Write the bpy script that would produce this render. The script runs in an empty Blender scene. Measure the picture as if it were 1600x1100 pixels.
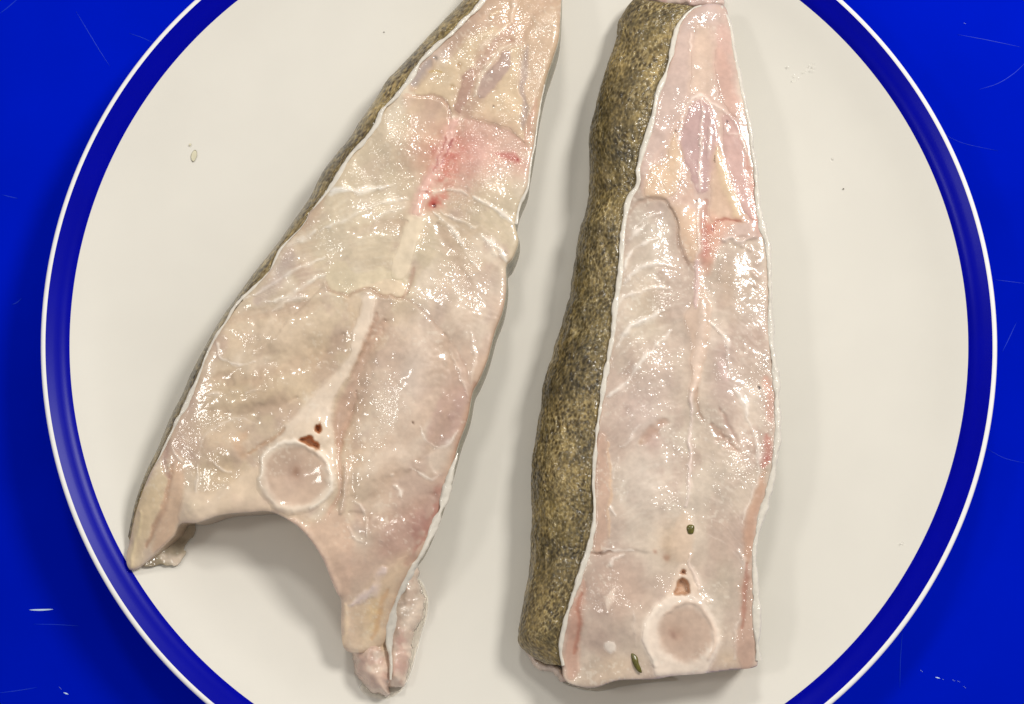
import bpy, math, random
import numpy as np
from mathutils import Vector

random.seed(7)
rng = np.random.default_rng(7)
scene = bpy.context.scene
COL = scene.collection

# ------------------------------------------------------------------ camera
RIM_Z = 0.022                      # height of the plate's rim above the board
TILT = math.radians(8.9135)
DIST = 0.42
FOC = 2331.45                      # focal length in pixels of a 1600 px wide frame
CT, ST = math.cos(TILT), math.sin(TILT)
CAM = np.array([0.0, -DIST * ST, RIM_Z + DIST * CT])
cam_data = bpy.data.cameras.new("camera")
cam_data.sensor_fit = 'HORIZONTAL'
cam_data.sensor_width = 36.0
cam_data.lens = 36.0 * FOC / 1600.0
cam_data.clip_start = 0.01
cam_data.clip_end = 50.0
cam = bpy.data.objects.new("camera", cam_data)
cam.location = CAM
cam.rotation_euler = (TILT, 0, 0)
COL.objects.link(cam)
scene.camera = cam

# ------------------------------------------------------------------ light
world = bpy.data.worlds.new("World")
scene.world = world
world.use_nodes = True
bg = world.node_tree.nodes["Background"]
bg.inputs[0].default_value = (1.0, 0.972, 0.925, 1)
bg.inputs[1].default_value = 0.34


def area_lamp(name, loc, target, size, power, color):
    d = bpy.data.lights.new(name, 'AREA')
    d.shape = 'DISK'
    d.size = size
    d.energy = power
    d.color = color
    o = bpy.data.objects.new(name, d)
    o.location = loc
    o.rotation_euler = (Vector(target) - Vector(loc)).to_track_quat('-Z', 'Y').to_euler()
    COL.objects.link(o)


WARM = (1.0, 0.972, 0.92)
area_lamp("ceiling_lamp", (0.46, 0.34, 0.70), (0.0, 0.0, 0.02), 0.20, 4.6, WARM)
area_lamp("ceiling_lamp", (-0.06, 0.66, 0.92), (0.0, 0.0, 0.02), 0.15, 2.4, WARM)
area_lamp("ceiling_lamp", (-0.50, 0.02, 0.82), (0.0, 0.0, 0.02), 0.12, 0.9, WARM)

scene.view_settings.view_transform = 'Standard'
scene.view_settings.look = 'None'
scene.view_settings.exposure = 0.0
scene.view_settings.gamma = 1.0
scene.cycles.max_bounces = 8


# ------------------------------------------------------------------ helpers
def P(x, y, z):
    """traced outline point (photo pixel) -> the place in metres it has at height z"""
    x = np.asarray(x, float); y = np.asarray(y, float); z = np.asarray(z, float)
    dx = (x - 800.0) / FOC
    dy = -(y - 550.0) / FOC
    wy = CT * dy + ST
    wz = ST * dy - CT
    k = (z - CAM[2]) / wz
    return np.stack([CAM[0] + dx * k, CAM[1] + wy * k, z + 0 * k], -1)


def smooth(a, b, x):
    t = np.clip((x - a) / (b - a), 0, 1)
    return t * t * (3 - 2 * t)


def lin(c):
    c = np.clip(np.asarray(c, float), 0, 1)
    return np.where(c <= 0.04045, c / 12.92, ((c + 0.055) / 1.055) ** 2.4)


def rgb(*c):
    return np.array(c, float) / 255.0


_tab = rng.random((256, 256))


def vnoise(x, y):
    xi = np.floor(x).astype(int); yi = np.floor(y).astype(int)
    fx = x - xi; fy = y - yi
    fx = fx * fx * fx * (fx * (fx * 6 - 15) + 10); fy = fy * fy * fy * (fy * (fy * 6 - 15) + 10)
    g = lambda i, j: _tab[i & 255, j & 255]
    return (g(xi, yi) * (1 - fx) + g(xi + 1, yi) * fx) * (1 - fy) + (g(xi, yi + 1) * (1 - fx) + g(xi + 1, yi + 1) * fx) * fy - 0.5


def fbm(x, y, scale, octaves=4, seed=0.0, gain=0.5):
    x = x / scale + seed * 17.31; y = y / scale + seed * 9.77
    a, s = 1.0, np.zeros_like(x)
    for k in range(octaves):
        s = s + a * vnoise(x, y)
        x, y = 1.97 * (x * 0.8 - y * 0.6) + 3.1, 1.97 * (x * 0.6 + y * 0.8) + 7.7
        a *= gain
    return s


_jx = rng.random((256, 256)); _jy = rng.random((256, 256)); _jc = rng.random((256, 256))


def cells(x, y):
    """nearest and second nearest distance to jittered cell points, and a value per cell"""
    xi = np.floor(x).astype(int); yi = np.floor(y).astype(int)
    d1 = np.full(x.shape, 9.0); d2 = d1.copy(); v = np.zeros(x.shape)
    ox = d1 * 0; oy = d1 * 0
    for i in (-1, 0, 1):
        for j in (-1, 0, 1):
            a = (xi + i) & 255; b = (yi + j) & 255
            px = xi + i + _jx[a, b]; py = yi + j + _jy[a, b]
            d = np.hypot(px - x, py - y)
            near = d < d1
            d2 = np.where(near, d1, np.minimum(d2, d))
            v = np.where(near, _jc[a, b], v)
            ox = np.where(near, x - px, ox); oy = np.where(near, y - py, oy)
            d1 = np.where(near, d, d1)
    return d1, d2, v, ox, oy


def catmull(pts, step=2.0, closed=False):
    """smooth curve through the points (any number of columns), resampled at about `step`"""
    p = np.asarray(pts, float)
    n = len(p)
    out = []
    last = n if closed else n - 1
    for i in range(last):
        if closed:
            a, b, c, d = p[(i - 1) % n], p[i], p[(i + 1) % n], p[(i + 2) % n]
        else:
            b, c = p[i], p[i + 1]
            a = p[i - 1] if i > 0 else 2 * b - c
            d = p[i + 2] if i + 2 < n else 2 * c - b
        m = max(1, int(math.hypot(*(c - b)[:2]) / step))
        t = (np.arange(m) / m)[:, None]
        out.append(0.5 * ((2 * b) + (c - a) * t + (2 * a - 5 * b + 4 * c - d) * t ** 2 + (3 * b - a - 3 * c + d) * t ** 3))
    if not closed:
        out.append(p[-1:])
    return np.concatenate(out)


def inside(X, Y, poly):
    r = np.zeros(X.shape, bool)
    n = len(poly)
    for i in range(n):
        x0, y0 = poly[i]; x1, y1 = poly[(i + 1) % n]
        if y0 == y1:
            continue
        c = ((y0 > Y) != (y1 > Y)) & (X < (x1 - x0) * (Y - y0) / (y1 - y0) + x0)
        r ^= c
    return r


def polyline_distance(X, Y, pts, closed=False, nearest=False):
    best = np.full(X.shape, 1e9); tt = np.zeros(X.shape); bx = np.zeros(X.shape); by = np.zeros(X.shape)
    side = np.zeros(X.shape)
    n = len(pts); segs = n if closed else n - 1
    for i in range(segs):
        x0, y0 = pts[i][:2]; x1, y1 = pts[(i + 1) % n][:2]
        ex, ey = x1 - x0, y1 - y0
        l2 = ex * ex + ey * ey + 1e-12
        t = np.clip(((X - x0) * ex + (Y - y0) * ey) / l2, 0, 1)
        qx = x0 + t * ex; qy = y0 + t * ey
        d = np.hypot(X - qx, Y - qy)
        m = d < best
        best = np.where(m, d, best); tt = np.where(m, (i + t) / segs, tt)
        side = np.where(m, ex * (Y - y0) - ey * (X - x0), side)
        if nearest:
            bx = np.where(m, qx, bx); by = np.where(m, qy, by)
    return (best, tt, bx, by) if nearest else (best, tt, side)


def mesh_object(name, verts, faces, material, parent=None, colors=None, smooth_shade=True, wet=None):
    me = bpy.data.meshes.new(name)
    verts = np.asarray(verts, dtype=np.float32)
    faces = np.asarray(faces, dtype=np.int32)
    k = faces.shape[1]
    me.vertices.add(len(verts)); me.vertices.foreach_set("co", verts.ravel())
    me.loops.add(faces.size); me.loops.foreach_set("vertex_index", faces.ravel())
    me.polygons.add(len(faces))
    me.polygons.foreach_set("loop_start", np.arange(0, faces.size, k, dtype=np.int32))
    me.polygons.foreach_set("loop_total", np.full(len(faces), k, dtype=np.int32))
    if smooth_shade:
        me.polygons.foreach_set("use_smooth", np.ones(len(faces), dtype=bool))
    me.update(calc_edges=True)
    me.validate()
    if colors is not None:
        at = me.color_attributes.new("Col", 'FLOAT_COLOR', 'POINT')
        c = np.ones((len(verts), 4), dtype=np.float32); c[:, :3] = lin(colors)
        if wet is not None:
            c[:, 3] = wet
        at.data.foreach_set("color", c.ravel())
    me.materials.append(material)
    o = bpy.data.objects.new(name, me)
    COL.objects.link(o)
    if parent is not None:
        o.parent = parent
    return o


def sheet(name, G, material, parent=None, colors=None, wrap=False):
    """a mesh from a grid of points G[rows, columns, 3]"""
    r, c = G.shape[:2]
    idx = np.arange(r * c).reshape(r, c)
    if wrap:
        idx = np.concatenate([idx, idx[:, :1]], 1)
    f = np.stack([idx[:-1, :-1], idx[1:, :-1], idx[1:, 1:], idx[:-1, 1:]], -1).reshape(-1, 4)
    return mesh_object(name, G.reshape(-1, 3), f, material, parent, None if colors is None else colors.reshape(-1, 3))


def empty(name, loc, label, cat, group=None):
    o = bpy.data.objects.new(name, None)
    o.location = loc
    o.empty_display_size = 0.02
    COL.objects.link(o)
    tag(o, label, cat, group)
    return o


def tag(o, label, cat, group=None):
    o["label"] = label; o["category"] = cat
    if group:
        o["group"] = group


# ------------------------------------------------------------------ materials
def new_mat(name):
    m = bpy.data.materials.new(name)
    m.use_nodes = True
    nt = m.node_tree
    return m, nt, nt.nodes["Principled BSDF"]


def node(nt, kind, **kw):
    n = nt.nodes.new(kind)
    for k, v in kw.items():
        setattr(n, k, v)
    return n


def tissue_material(name, rough=0.42, sss=0.0, coat=1.0, glint=1.0, bump=0.10, glint_scale=520.0, coat_rough=0.10, mottling=0.05):
    """wet tissue: colour attribute, fine fibre noise, and a rippled film of moisture"""
    m, nt, b = new_mat(name)
    at = node(nt, 'ShaderNodeAttribute', attribute_name="Col")
    tc = node(nt, 'ShaderNodeTexCoord')
    n1 = node(nt, 'ShaderNodeTexNoise'); n1.inputs['Scale'].default_value = 900; n1.inputs['Detail'].default_value = 5
    nt.links.new(tc.outputs['Object'], n1.inputs['Vector'])
    mr = node(nt, 'ShaderNodeMapRange'); mr.inputs[1].default_value = 0.3; mr.inputs[2].default_value = 0.7
    mr.inputs[3].default_value = 1 - mottling; mr.inputs[4].default_value = 1 + mottling
    nt.links.new(n1.outputs['Fac'], mr.inputs[0])
    mx = node(nt, 'ShaderNodeVectorMath', operation='SCALE')
    nt.links.new(at.outputs['Color'], mx.inputs[0]); nt.links.new(mr.outputs[0], mx.inputs['Scale'])
    nt.links.new(mx.outputs[0], b.inputs['Base Color'])
    b.inputs['Roughness'].default_value = rough
    b.inputs['Specular IOR Level'].default_value = 0.35
    if sss > 0:
        b.inputs['Subsurface Weight'].default_value = sss
        b.inputs['Subsurface Radius'].default_value = (1.0, 0.62, 0.45)
        b.inputs['Subsurface Scale'].default_value = 0.0016
    bp = node(nt, 'ShaderNodeBump'); bp.inputs['Strength'].default_value = bump; bp.inputs['Distance'].default_value = 0.0004
    nt.links.new(n1.outputs['Fac'], bp.inputs['Height']); nt.links.new(bp.outputs['Normal'], b.inputs['Normal'])
    n2 = node(nt, 'ShaderNodeTexNoise'); n2.inputs['Scale'].default_value = glint_scale; n2.inputs['Detail'].default_value = 1.5
    nt.links.new(tc.outputs['Object'], n2.inputs['Vector'])
    n3 = node(nt, 'ShaderNodeTexNoise'); n3.inputs['Scale'].default_value = 70; n3.inputs['Detail'].default_value = 2
    nt.links.new(tc.outputs['Object'], n3.inputs['Vector'])
    mr3 = node(nt, 'ShaderNodeMapRange'); mr3.inputs[1].default_value = 0.38; mr3.inputs[2].default_value = 0.66
    mr3.inputs[3].default_value = 0.22 * glint; mr3.inputs[4].default_value = glint
    nt.links.new(n3.outputs['Fac'], mr3.inputs[0])
    vo = node(nt, 'ShaderNodeTexVoronoi', feature='SMOOTH_F1'); vo.inputs['Scale'].default_value = glint_scale * 2.7
    vo.inputs['Smoothness'].default_value = 0.35
    nt.links.new(tc.outputs['Object'], vo.inputs['Vector'])
    ad = node(nt, 'ShaderNodeMath', operation='MULTIPLY_ADD'); ad.inputs[1].default_value = -0.26
    half = node(nt, 'ShaderNodeMath', operation='MULTIPLY'); half.inputs[1].default_value = 0.5
    nt.links.new(n2.outputs['Fac'], half.inputs[0])
    nt.links.new(vo.outputs['Distance'], ad.inputs[0]); nt.links.new(half.outputs[0], ad.inputs[2])
    wet = node(nt, 'ShaderNodeMath', operation='MULTIPLY')
    nt.links.new(mr3.outputs[0], wet.inputs[0]); nt.links.new(at.outputs['Alpha'], wet.inputs[1])
    bc = node(nt, 'ShaderNodeBump'); bc.inputs['Distance'].default_value = 0.65 / glint_scale
    nt.links.new(wet.outputs[0], bc.inputs['Strength'])
    nt.links.new(ad.outputs[0], bc.inputs['Height']); nt.links.new(bc.outputs['Normal'], b.inputs['Coat Normal'])
    b.inputs['Coat Weight'].default_value = coat
    b.inputs['Coat Roughness'].default_value = coat_rough
    b.inputs['Coat IOR'].default_value = 1.6
    return m


FLESH = tissue_material("wet_flesh", rough=0.40, coat=0.7, bump=0.05)
FILM = tissue_material("wet_connective_tissue", rough=0.40, coat=0.7, glint=0.9, bump=0.05)
BONE = tissue_material("cartilage", rough=0.45, coat=0.55, glint=0.16, bump=0.04, mottling=0.03)
SKIN = tissue_material("scaled_skin", rough=0.5, coat=0.55, glint=0.7, bump=0.3, glint_scale=420, mottling=0.15)
SKIN_EDGE = tissue_material("cut_skin_edge", rough=0.45, coat=0.5, glint=0.5, mottling=0.05)


def plain_mat(name, color, rough, spec=0.5, coat=0.0, noise=0.0, scale=200.0, bump=0.0):
    m, nt, b = new_mat(name)
    b.inputs['Roughness'].default_value = rough
    b.inputs['Specular IOR Level'].default_value = spec
    b.inputs['Coat Weight'].default_value = coat
    b.inputs['Coat Roughness'].default_value = 0.08
    tc = node(nt, 'ShaderNodeTexCoord')
    n1 = node(nt, 'ShaderNodeTexNoise'); n1.inputs['Scale'].default_value = scale; n1.inputs['Detail'].default_value = 6
    nt.links.new(tc.outputs['Object'], n1.inputs['Vector'])
    cr = node(nt, 'ShaderNodeValToRGB')
    c = np.asarray(color, float)
    cr.color_ramp.elements[0].position = 0.3; cr.color_ramp.elements[1].position = 0.7
    cr.color_ramp.elements[0].color = (*np.clip(c * (1 - noise), 0, 1), 1)
    cr.color_ramp.elements[1].color = (*np.clip(c * (1 + noise), 0, 1), 1)
    nt.links.new(n1.outputs['Fac'], cr.inputs[0]); nt.links.new(cr.outputs[0], b.inputs['Base Color'])
    if bump:
        bp = node(nt, 'ShaderNodeBump'); bp.inputs['Strength'].default_value = bump; bp.inputs['Distance'].default_value = 0.0003
        nt.links.new(n1.outputs['Fac'], bp.inputs['Height']); nt.links.new(bp.outputs['Normal'], b.inputs['Normal'])
    return m


CREAM = plain_mat("cream_glaze", (0.80, 0.765, 0.69), 0.38, 0.35, 0.0, 0.018, 45.0)
BLUE_GLAZE = plain_mat("blue_glaze", (0.0, 0.0015, 0.36), 0.22, 0.06, 0.0, 0.05, 60.0)
WHITE_GLAZE = plain_mat("white_glaze", (0.93, 0.92, 0.90), 0.3, 0.4, 0.0, 0.02, 120.0)
BOARD = plain_mat("blue_plastic", (0.0, 0.009, 0.50), 0.5, 0.0, 0.0, 0.20, 7.0, 0.0)
SCRATCH = plain_mat("scratched_plastic", (0.002, 0.03, 0.58), 0.4, 0.2, 0.0, 0.1, 400.0)
GLINT = plain_mat("burr_painted_glint", (0.55, 0.72, 0.95), 0.3, 0.6, 0.0, 0.05, 400.0)  # near-white blue paints the glint on raised burrs of the board
HERB = plain_mat("olive_green_leaf", (0.11, 0.095, 0.008), 0.35, 0.5, 0.4, 0.35, 900.0, 0.4)
STAIN = plain_mat("yellow_stain", (0.735, 0.685, 0.50), 0.4, 0.4, 0.0, 0.1, 400.0)
SMUDGE = plain_mat("faint_smudge", (0.69, 0.655, 0.57), 0.4, 0.4, 0.0, 0.1, 400.0)
PEPPER = plain_mat("dark_speck", (0.16, 0.14, 0.11), 0.6, 0.3, 0.0, 0.1, 400.0)
wm, wnt, wb = new_mat("water")
wb.inputs['Base Color'].default_value = (1, 0.99, 0.97, 1)
wb.inputs['Transmission Weight'].default_value = 1.0
wb.inputs['Roughness'].default_value = 0.03
wb.inputs['IOR'].default_value = 1.33
WATER = wm

# ------------------------------------------------------------------ cutting board (the surface)
n = 2
bm_v = [(-1.2, -1.2, 0), (1.2, -1.2, 0), (1.2, 1.2, 0), (-1.2, 1.2, 0)]
board = mesh_object("cutting_board", np.array(bm_v), np.array([[0, 1, 2, 3]]), BOARD, smooth_shade=False)
board["kind"] = "structure"

# ------------------------------------------------------------------ plate
PC = np.array([0.0019658, 0.0081045])      # centre of the plate on the board
PROF_TOP = [(0.0, 0.0105), (0.05, 0.0105), (0.075, 0.0108), (0.095, 0.0118), (0.108, 0.0134), (0.118, 0.0156), (0.1276, 0.0190)]
PROF_BAND = [(0.1276, 0.0190), (0.1284, 0.0196), (0.1296, 0.0203), (0.1312, 0.0210), (0.1335, 0.0222)]
PROF_LIP = [(0.1335, 0.0222), (0.1341, 0.0224), (0.1346, 0.0222), (0.1350, 0.0215), (0.1347, 0.0205), (0.1335, 0.0192)]
PROF_UNDER = [(0.1335, 0.0192), (0.126, 0.0125), (0.118, 0.0075), (0.105, 0.0038), (0.088, 0.0030), (0.084, 0.0005), (0.081, 0.0005), (0.079, 0.0040), (0.0, 0.0040)]
_top = catmull(PROF_TOP, 0.0008)


def plate_z(x, y):
    r = np.hypot(np.asarray(x) - PC[0], np.asarray(y) - PC[1])
    return np.interp(r, _top[:, 0], _top[:, 1])


plate = empty("dinner_plate", (PC[0], PC[1], 0), "round cream dinner plate with dark blue rim band and white lip", "plate")
A = np.linspace(0, 2 * math.pi, 361)[:-1]


def lathe(name, prof, mat, parent, step=0.0006):
    pr = catmull(prof, step)
    pr[:, 0] = np.maximum(pr[:, 0], 1e-5)
    G = np.stack([pr[:, 0][:, None] * np.cos(A), pr[:, 0][:, None] * np.sin(A), pr[:, 1][:, None] + 0 * A], -1)
    return sheet(name, G, mat, parent, wrap=True)


lathe("plate_well", PROF_TOP, CREAM, plate, 0.0012)
lathe("rim_band", PROF_BAND, BLUE_GLAZE, plate)
lathe("rim_lip", PROF_LIP, WHITE_GLAZE, plate, 0.0003)
lathe("plate_underside", PROF_UNDER, CREAM, plate, 0.002)


# ------------------------------------------------------------------ painting tissue onto a grid
class Tissue:
    """colour and height (in mm) of a cut face, worked out point by point; pieces are kept as masks"""

    def __init__(self, X, Y, base, seed):
        self.x0, self.y0 = X, Y
        self.X = X + 5.0 * fbm(X, Y, 30, 3, seed + 1) + 2.5 * fbm(X, Y, 8, 2, seed + 2)
        self.Y = Y + 5.0 * fbm(X, Y, 30, 3, seed + 3) + 2.5 * fbm(X, Y, 8, 2, seed + 4)
        self.col = np.tile(base, (len(X), 1))
        self.h = np.zeros(len(X))
        self.wet = np.ones(len(X))
        self.parts = []
        self.seed = seed

    def mix(self, m, color, alpha):
        a = (m * alpha)[:, None]
        self.col = self.col * (1 - a) + np.asarray(color) * a

    def blob(self, cx, cy, r, color, alpha=1.0, ry=None, rot=0.0, dh=0.0, hard=0.0, part=None, mat=None, lift=0.25, sub=None, flat=False, mod=0.0):
        ry = ry or r
        c, s = math.cos(rot), math.sin(rot)
        dx, dy = self.X - cx, self.Y - cy
        u = (dx * c + dy * s) / r; v = (-dx * s + dy * c) / ry
        d = np.hypot(u, v)
        m = 1 - smooth(hard, 1.0, d) if hard else np.exp(-2.2 * d * d)
        if mod:
            m = m * np.clip(1 - 0.35 * mod + 2.0 * mod * fbm(self.x0, self.y0, 9, 3, self.seed + 17), 0, 1.2)
        self.mix(m, color, alpha); self.h = self.h * (1 - m) + dh * m if flat else self.h + dh * m
        if part:
            e = 1 - smooth(0.86, 1.1, d)
            self.parts.append((part, e, mat, lift, sub))
        return m

    def poly(self, pts, color, alpha=1.0, feather=4.0, dh=0.0, part=None, mat=None, lift=0.3, sub=None, curve=True, flat=False):
        if part == "fat_patch":
            feather = max(feather, 15); alpha *= 0.72
        p = catmull(pts, 5.0, True) if curve else np.asarray(pts, float)
        bb = (self.X > p[:, 0].min() - 40) & (self.X < p[:, 0].max() + 40) & (self.Y > p[:, 1].min() - 40) & (self.Y < p[:, 1].max() + 40)
        sd = np.full(len(self.X), -99.0)
        if bb.any():
            xs, ys = self.X[bb], self.Y[bb]
            d = polyline_distance(xs, ys, p, True)[0]
            sd[bb] = np.where(inside(xs, ys, p), d, -d)
        m = smooth(-feather * 0.5, feather * 0.5, sd)
        mh = smooth(-max(10, feather), max(10, feather), sd)
        if part:
            dh *= 0.7
        self.mix(m, color, alpha); self.h = self.h * (1 - mh) + dh * mh if flat else self.h + dh * mh
        if part:
            self.parts.append((part, smooth(-3, 3, sd), mat, lift, sub))
        return m, sd

    def line(self, pts, w, color, alpha=1.0, dh=0.0, part=None, mat=None, lift=0.06, taper=0.5, soft=1.5, mod=0.0):
        if dh < 0:
            dh *= 0.5
        p = catmull(pts, 4.0)
        bb = (self.X > p[:, 0].min() - 40) & (self.X < p[:, 0].max() + 40) & (self.Y > p[:, 1].min() - 40) & (self.Y < p[:, 1].max() + 40)
        m = np.zeros(len(self.X)); e = m.copy()
        if bb.any():
            xs, ys = self.X[bb], self.Y[bb]
            d, t, side = polyline_distance(xs, ys, p)
            ww = w * ((1 - taper) + taper * np.sqrt(np.clip(4 * t * (1 - t), 0, 1)))
            if mod:
                ww = ww * np.clip(1 + mod * 2.4 * fbm(xs, ys, 14, 2, self.seed + 11), 0.15, 2.5)
            m[bb] = 1 - smooth(0.1, 1.0 * soft + 0.1, d / ww)
            if mod:
                m[bb] *= np.clip(0.92 + 1.2 * fbm(xs, ys, 18, 2, self.seed + 13), 0.35, 1)
            e[bb] = 1 - smooth(0.3, 1.1, d / np.maximum(ww, 0.1))
        self.mix(m, color, alpha); self.h += dh * m
        if part:
            self.parts.append((part, e, mat, lift, None))
        return m

    def step(self, pts, dh, width=5.0, reach=40.0, left=True):
        """a ledge: one side of a curve stands dh mm higher and falls away over `reach` pixels"""
        p = catmull(pts, 4.0)
        d, t, side = polyline_distance(self.X, self.Y, p)
        end = smooth(0.0, 0.12, t) * smooth(0.0, 0.12, 1 - t)
        s = side if left else -side
        up = np.where(s > 0, smooth(0, width, d) * np.exp(-d / reach), 0) * end
        self.h += 0.38 * dh * up
        return np.where(s > 0, np.exp(-d / reach), 0) * end, d


STEP = 2.0


def cut_face(poly, step=STEP):
    """grid of points filling a traced outline, the rim points moved onto the outline itself"""
    x0, y0 = poly.min(0) - 2 * step; x1, y1 = poly.max(0) + 2 * step
    gx = np.arange(x0, x1, step); gy = np.arange(y0, y1, step)
    XX, YY = np.meshgrid(gx, gy)
    r, c = XX.shape
    cell = inside(XX[:-1, :-1] + step / 2, YY[:-1, :-1] + step / 2, poly)
    idx = np.arange(r * c).reshape(r, c)
    F = np.stack([idx[:-1, :-1], idx[1:, :-1], idx[1:, 1:], idx[:-1, 1:]], -1)[cell]
    used = np.unique(F)
    cnt = np.zeros((r + 1, c + 1), int)
    pad = np.pad(cell, 1).astype(int)
    cnt = pad[:-1, :-1] + pad[1:, :-1] + pad[:-1, 1:] + pad[1:, 1:]
    rim = (cnt.ravel()[used] < 4)
    new = np.full(r * c, -1); new[used] = np.arange(len(used))
    F = new[F]
    X = XX.ravel()[used].copy(); Y = YY.ravel()[used].copy()
    _, _, bx, by = polyline_distance(X[rim], Y[rim], poly, True, nearest=True)
    X[rim] = bx; Y[rim] = by
    # rim edges: edges used once
    E = np.concatenate([F[:, [0, 1]], F[:, [1, 2]], F[:, [2, 3]], F[:, [3, 0]]])
    key = np.sort(E, 1); k = key[:, 0].astype(np.int64) * len(X) + key[:, 1]
    _, inv, c2 = np.unique(k, return_inverse=True, return_counts=True)
    edges = E[c2[inv] == 1]
    d = polyline_distance(X, Y, poly, True)[0]
    return X, Y, F, edges, d


def body_from_face(name, X, Y, Z, F, edges, col, mat, parent, side_color, wet=None, depth=None):
    """closed solid: the cut face, walls down to what carries it, and an underside"""
    top = P(X, Y, Z)
    nV = len(X)
    rimv = np.unique(edges)
    floor = plate_z(top[:, 0], top[:, 1]) + 0.0004
    if depth is not None:
        floor = np.maximum(floor, top[:, 2] - depth)
    floor = np.minimum(floor, top[:, 2] - 0.0006)
    mid = top.copy(); mid[:, 2] = top[:, 2] * 0.86 + floor * 0.14
    low = top.copy(); low[:, 2] = floor
    new = np.full(nV, -1); new[rimv] = nV + np.arange(len(rimv))
    low_off = nV + len(rimv)
    V = np.concatenate([top, mid[rimv], low])
    a, b = edges[:, 0], edges[:, 1]
    W1 = np.stack([b, a, new[a], new[b]], -1)
    W2 = np.stack([new[b], new[a], low_off + a, low_off + b], -1)
    FB = F[:, ::-1] + low_off
    faces = np.concatenate([F, W1, W2, FB])
    cc = np.concatenate([col, col[rimv] * 0.5 + side_color * 0.5, np.tile(side_color, (nV, 1))])
    # world y runs opposite to image y, so flip to face up
    ww = np.ones(len(V))
    if wet is not None:
        ww[:nV] = wet
    return mesh_object(name, V, faces, mat, parent, cc, wet=ww)


def pieces_from_face(T, X, Y, Z, F, parent, default_mat):
    made = {}
    for name, m, mat, lift, sub in T.parts:
        keep = (m[F] > 0.04).any(1)
        f = F[keep]
        if len(f) < 4:
            continue
        used = np.unique(f)
        new = np.full(len(X), -1); new[used] = np.arange(len(used))
        mm = m[used]
        z = Z[used] + 0.25 * lift * 0.001 * (mm - 0.45) / 0.55
        z = np.where(mm < 0.45, Z[used] + (mm - 0.45) * 0.0006, z)
        o = mesh_object(name, P(X[used], Y[used], z), new[f], mat or default_mat, made.get(sub, parent) if sub else parent, np.clip(T.col[used] * 1.0, 0.02, 1), wet=T.wet[used])
        made[name] = o
    return made


def sweep_edge(name, pts, zfun, parent, seed, color=(224, 216, 203), hz=0.0006, shade=0.0):
    """the white cut edge of the skin: pts are x, y, width"""
    c = catmull(pts, 3.0)
    t = np.gradient(c[:, :2], axis=0); t /= np.linalg.norm(t, axis=1)[:, None] + 1e-9
    nrm = np.stack([-t[:, 1], t[:, 0]], 1)
    s = np.arange(len(c)) * 3.0
    w = np.maximum(c[:, 2], 0.3) * np.clip(1 + 1.0 * fbm(s, s * 0, 26, 5, seed, 0.55), 0.35, 1.5) * 0.40
    wob = 1.6 * fbm(s, s * 0 + 50, 25, 3, seed + 1)
    ang = np.linspace(0, 2 * math.pi, 15)[:-1]
    z0 = zfun(c[:, 0], c[:, 1])
    G = []
    for a in ang:
        q = c[:, :2] + nrm * (w * math.cos(a) + wob)[:, None]
        rough = 1 + 0.5 * fbm(s + 40 * a, s * 0 + 9 * a, 9, 2, seed + 2)
        zz = z0 - 0.00012 + 0.75 * hz * np.minimum(1, w / 3.0) * (math.sin(a) * rough if math.sin(a) > 0 else 1.6 * math.sin(a))
        G.append(P(q[:, 0], q[:, 1], zz))
    G = np.stack(G, 1)
    col = np.tile(rgb(*color), G.shape[:2] + (1,)).astype(float)
    col *= 1 + 0.06 * fbm(np.repeat(s[:, None], len(ang), 1), np.tile(ang * 8, (len(s), 1)), 12, 3, seed + 5)[..., None]
    return sheet(name, G[:, ::-1], SKIN_EDGE, parent, col, wrap=True)


def resample(pts, n):
    c = catmull(pts, 2.0)
    d = np.concatenate([[0], np.cumsum(np.hypot(*np.diff(c[:, :2], axis=0).T))])
    t = np.linspace(0, d[-1], n)
    return np.stack([np.interp(t, d, c[:, k]) for k in range(c.shape[1])], 1)


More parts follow.
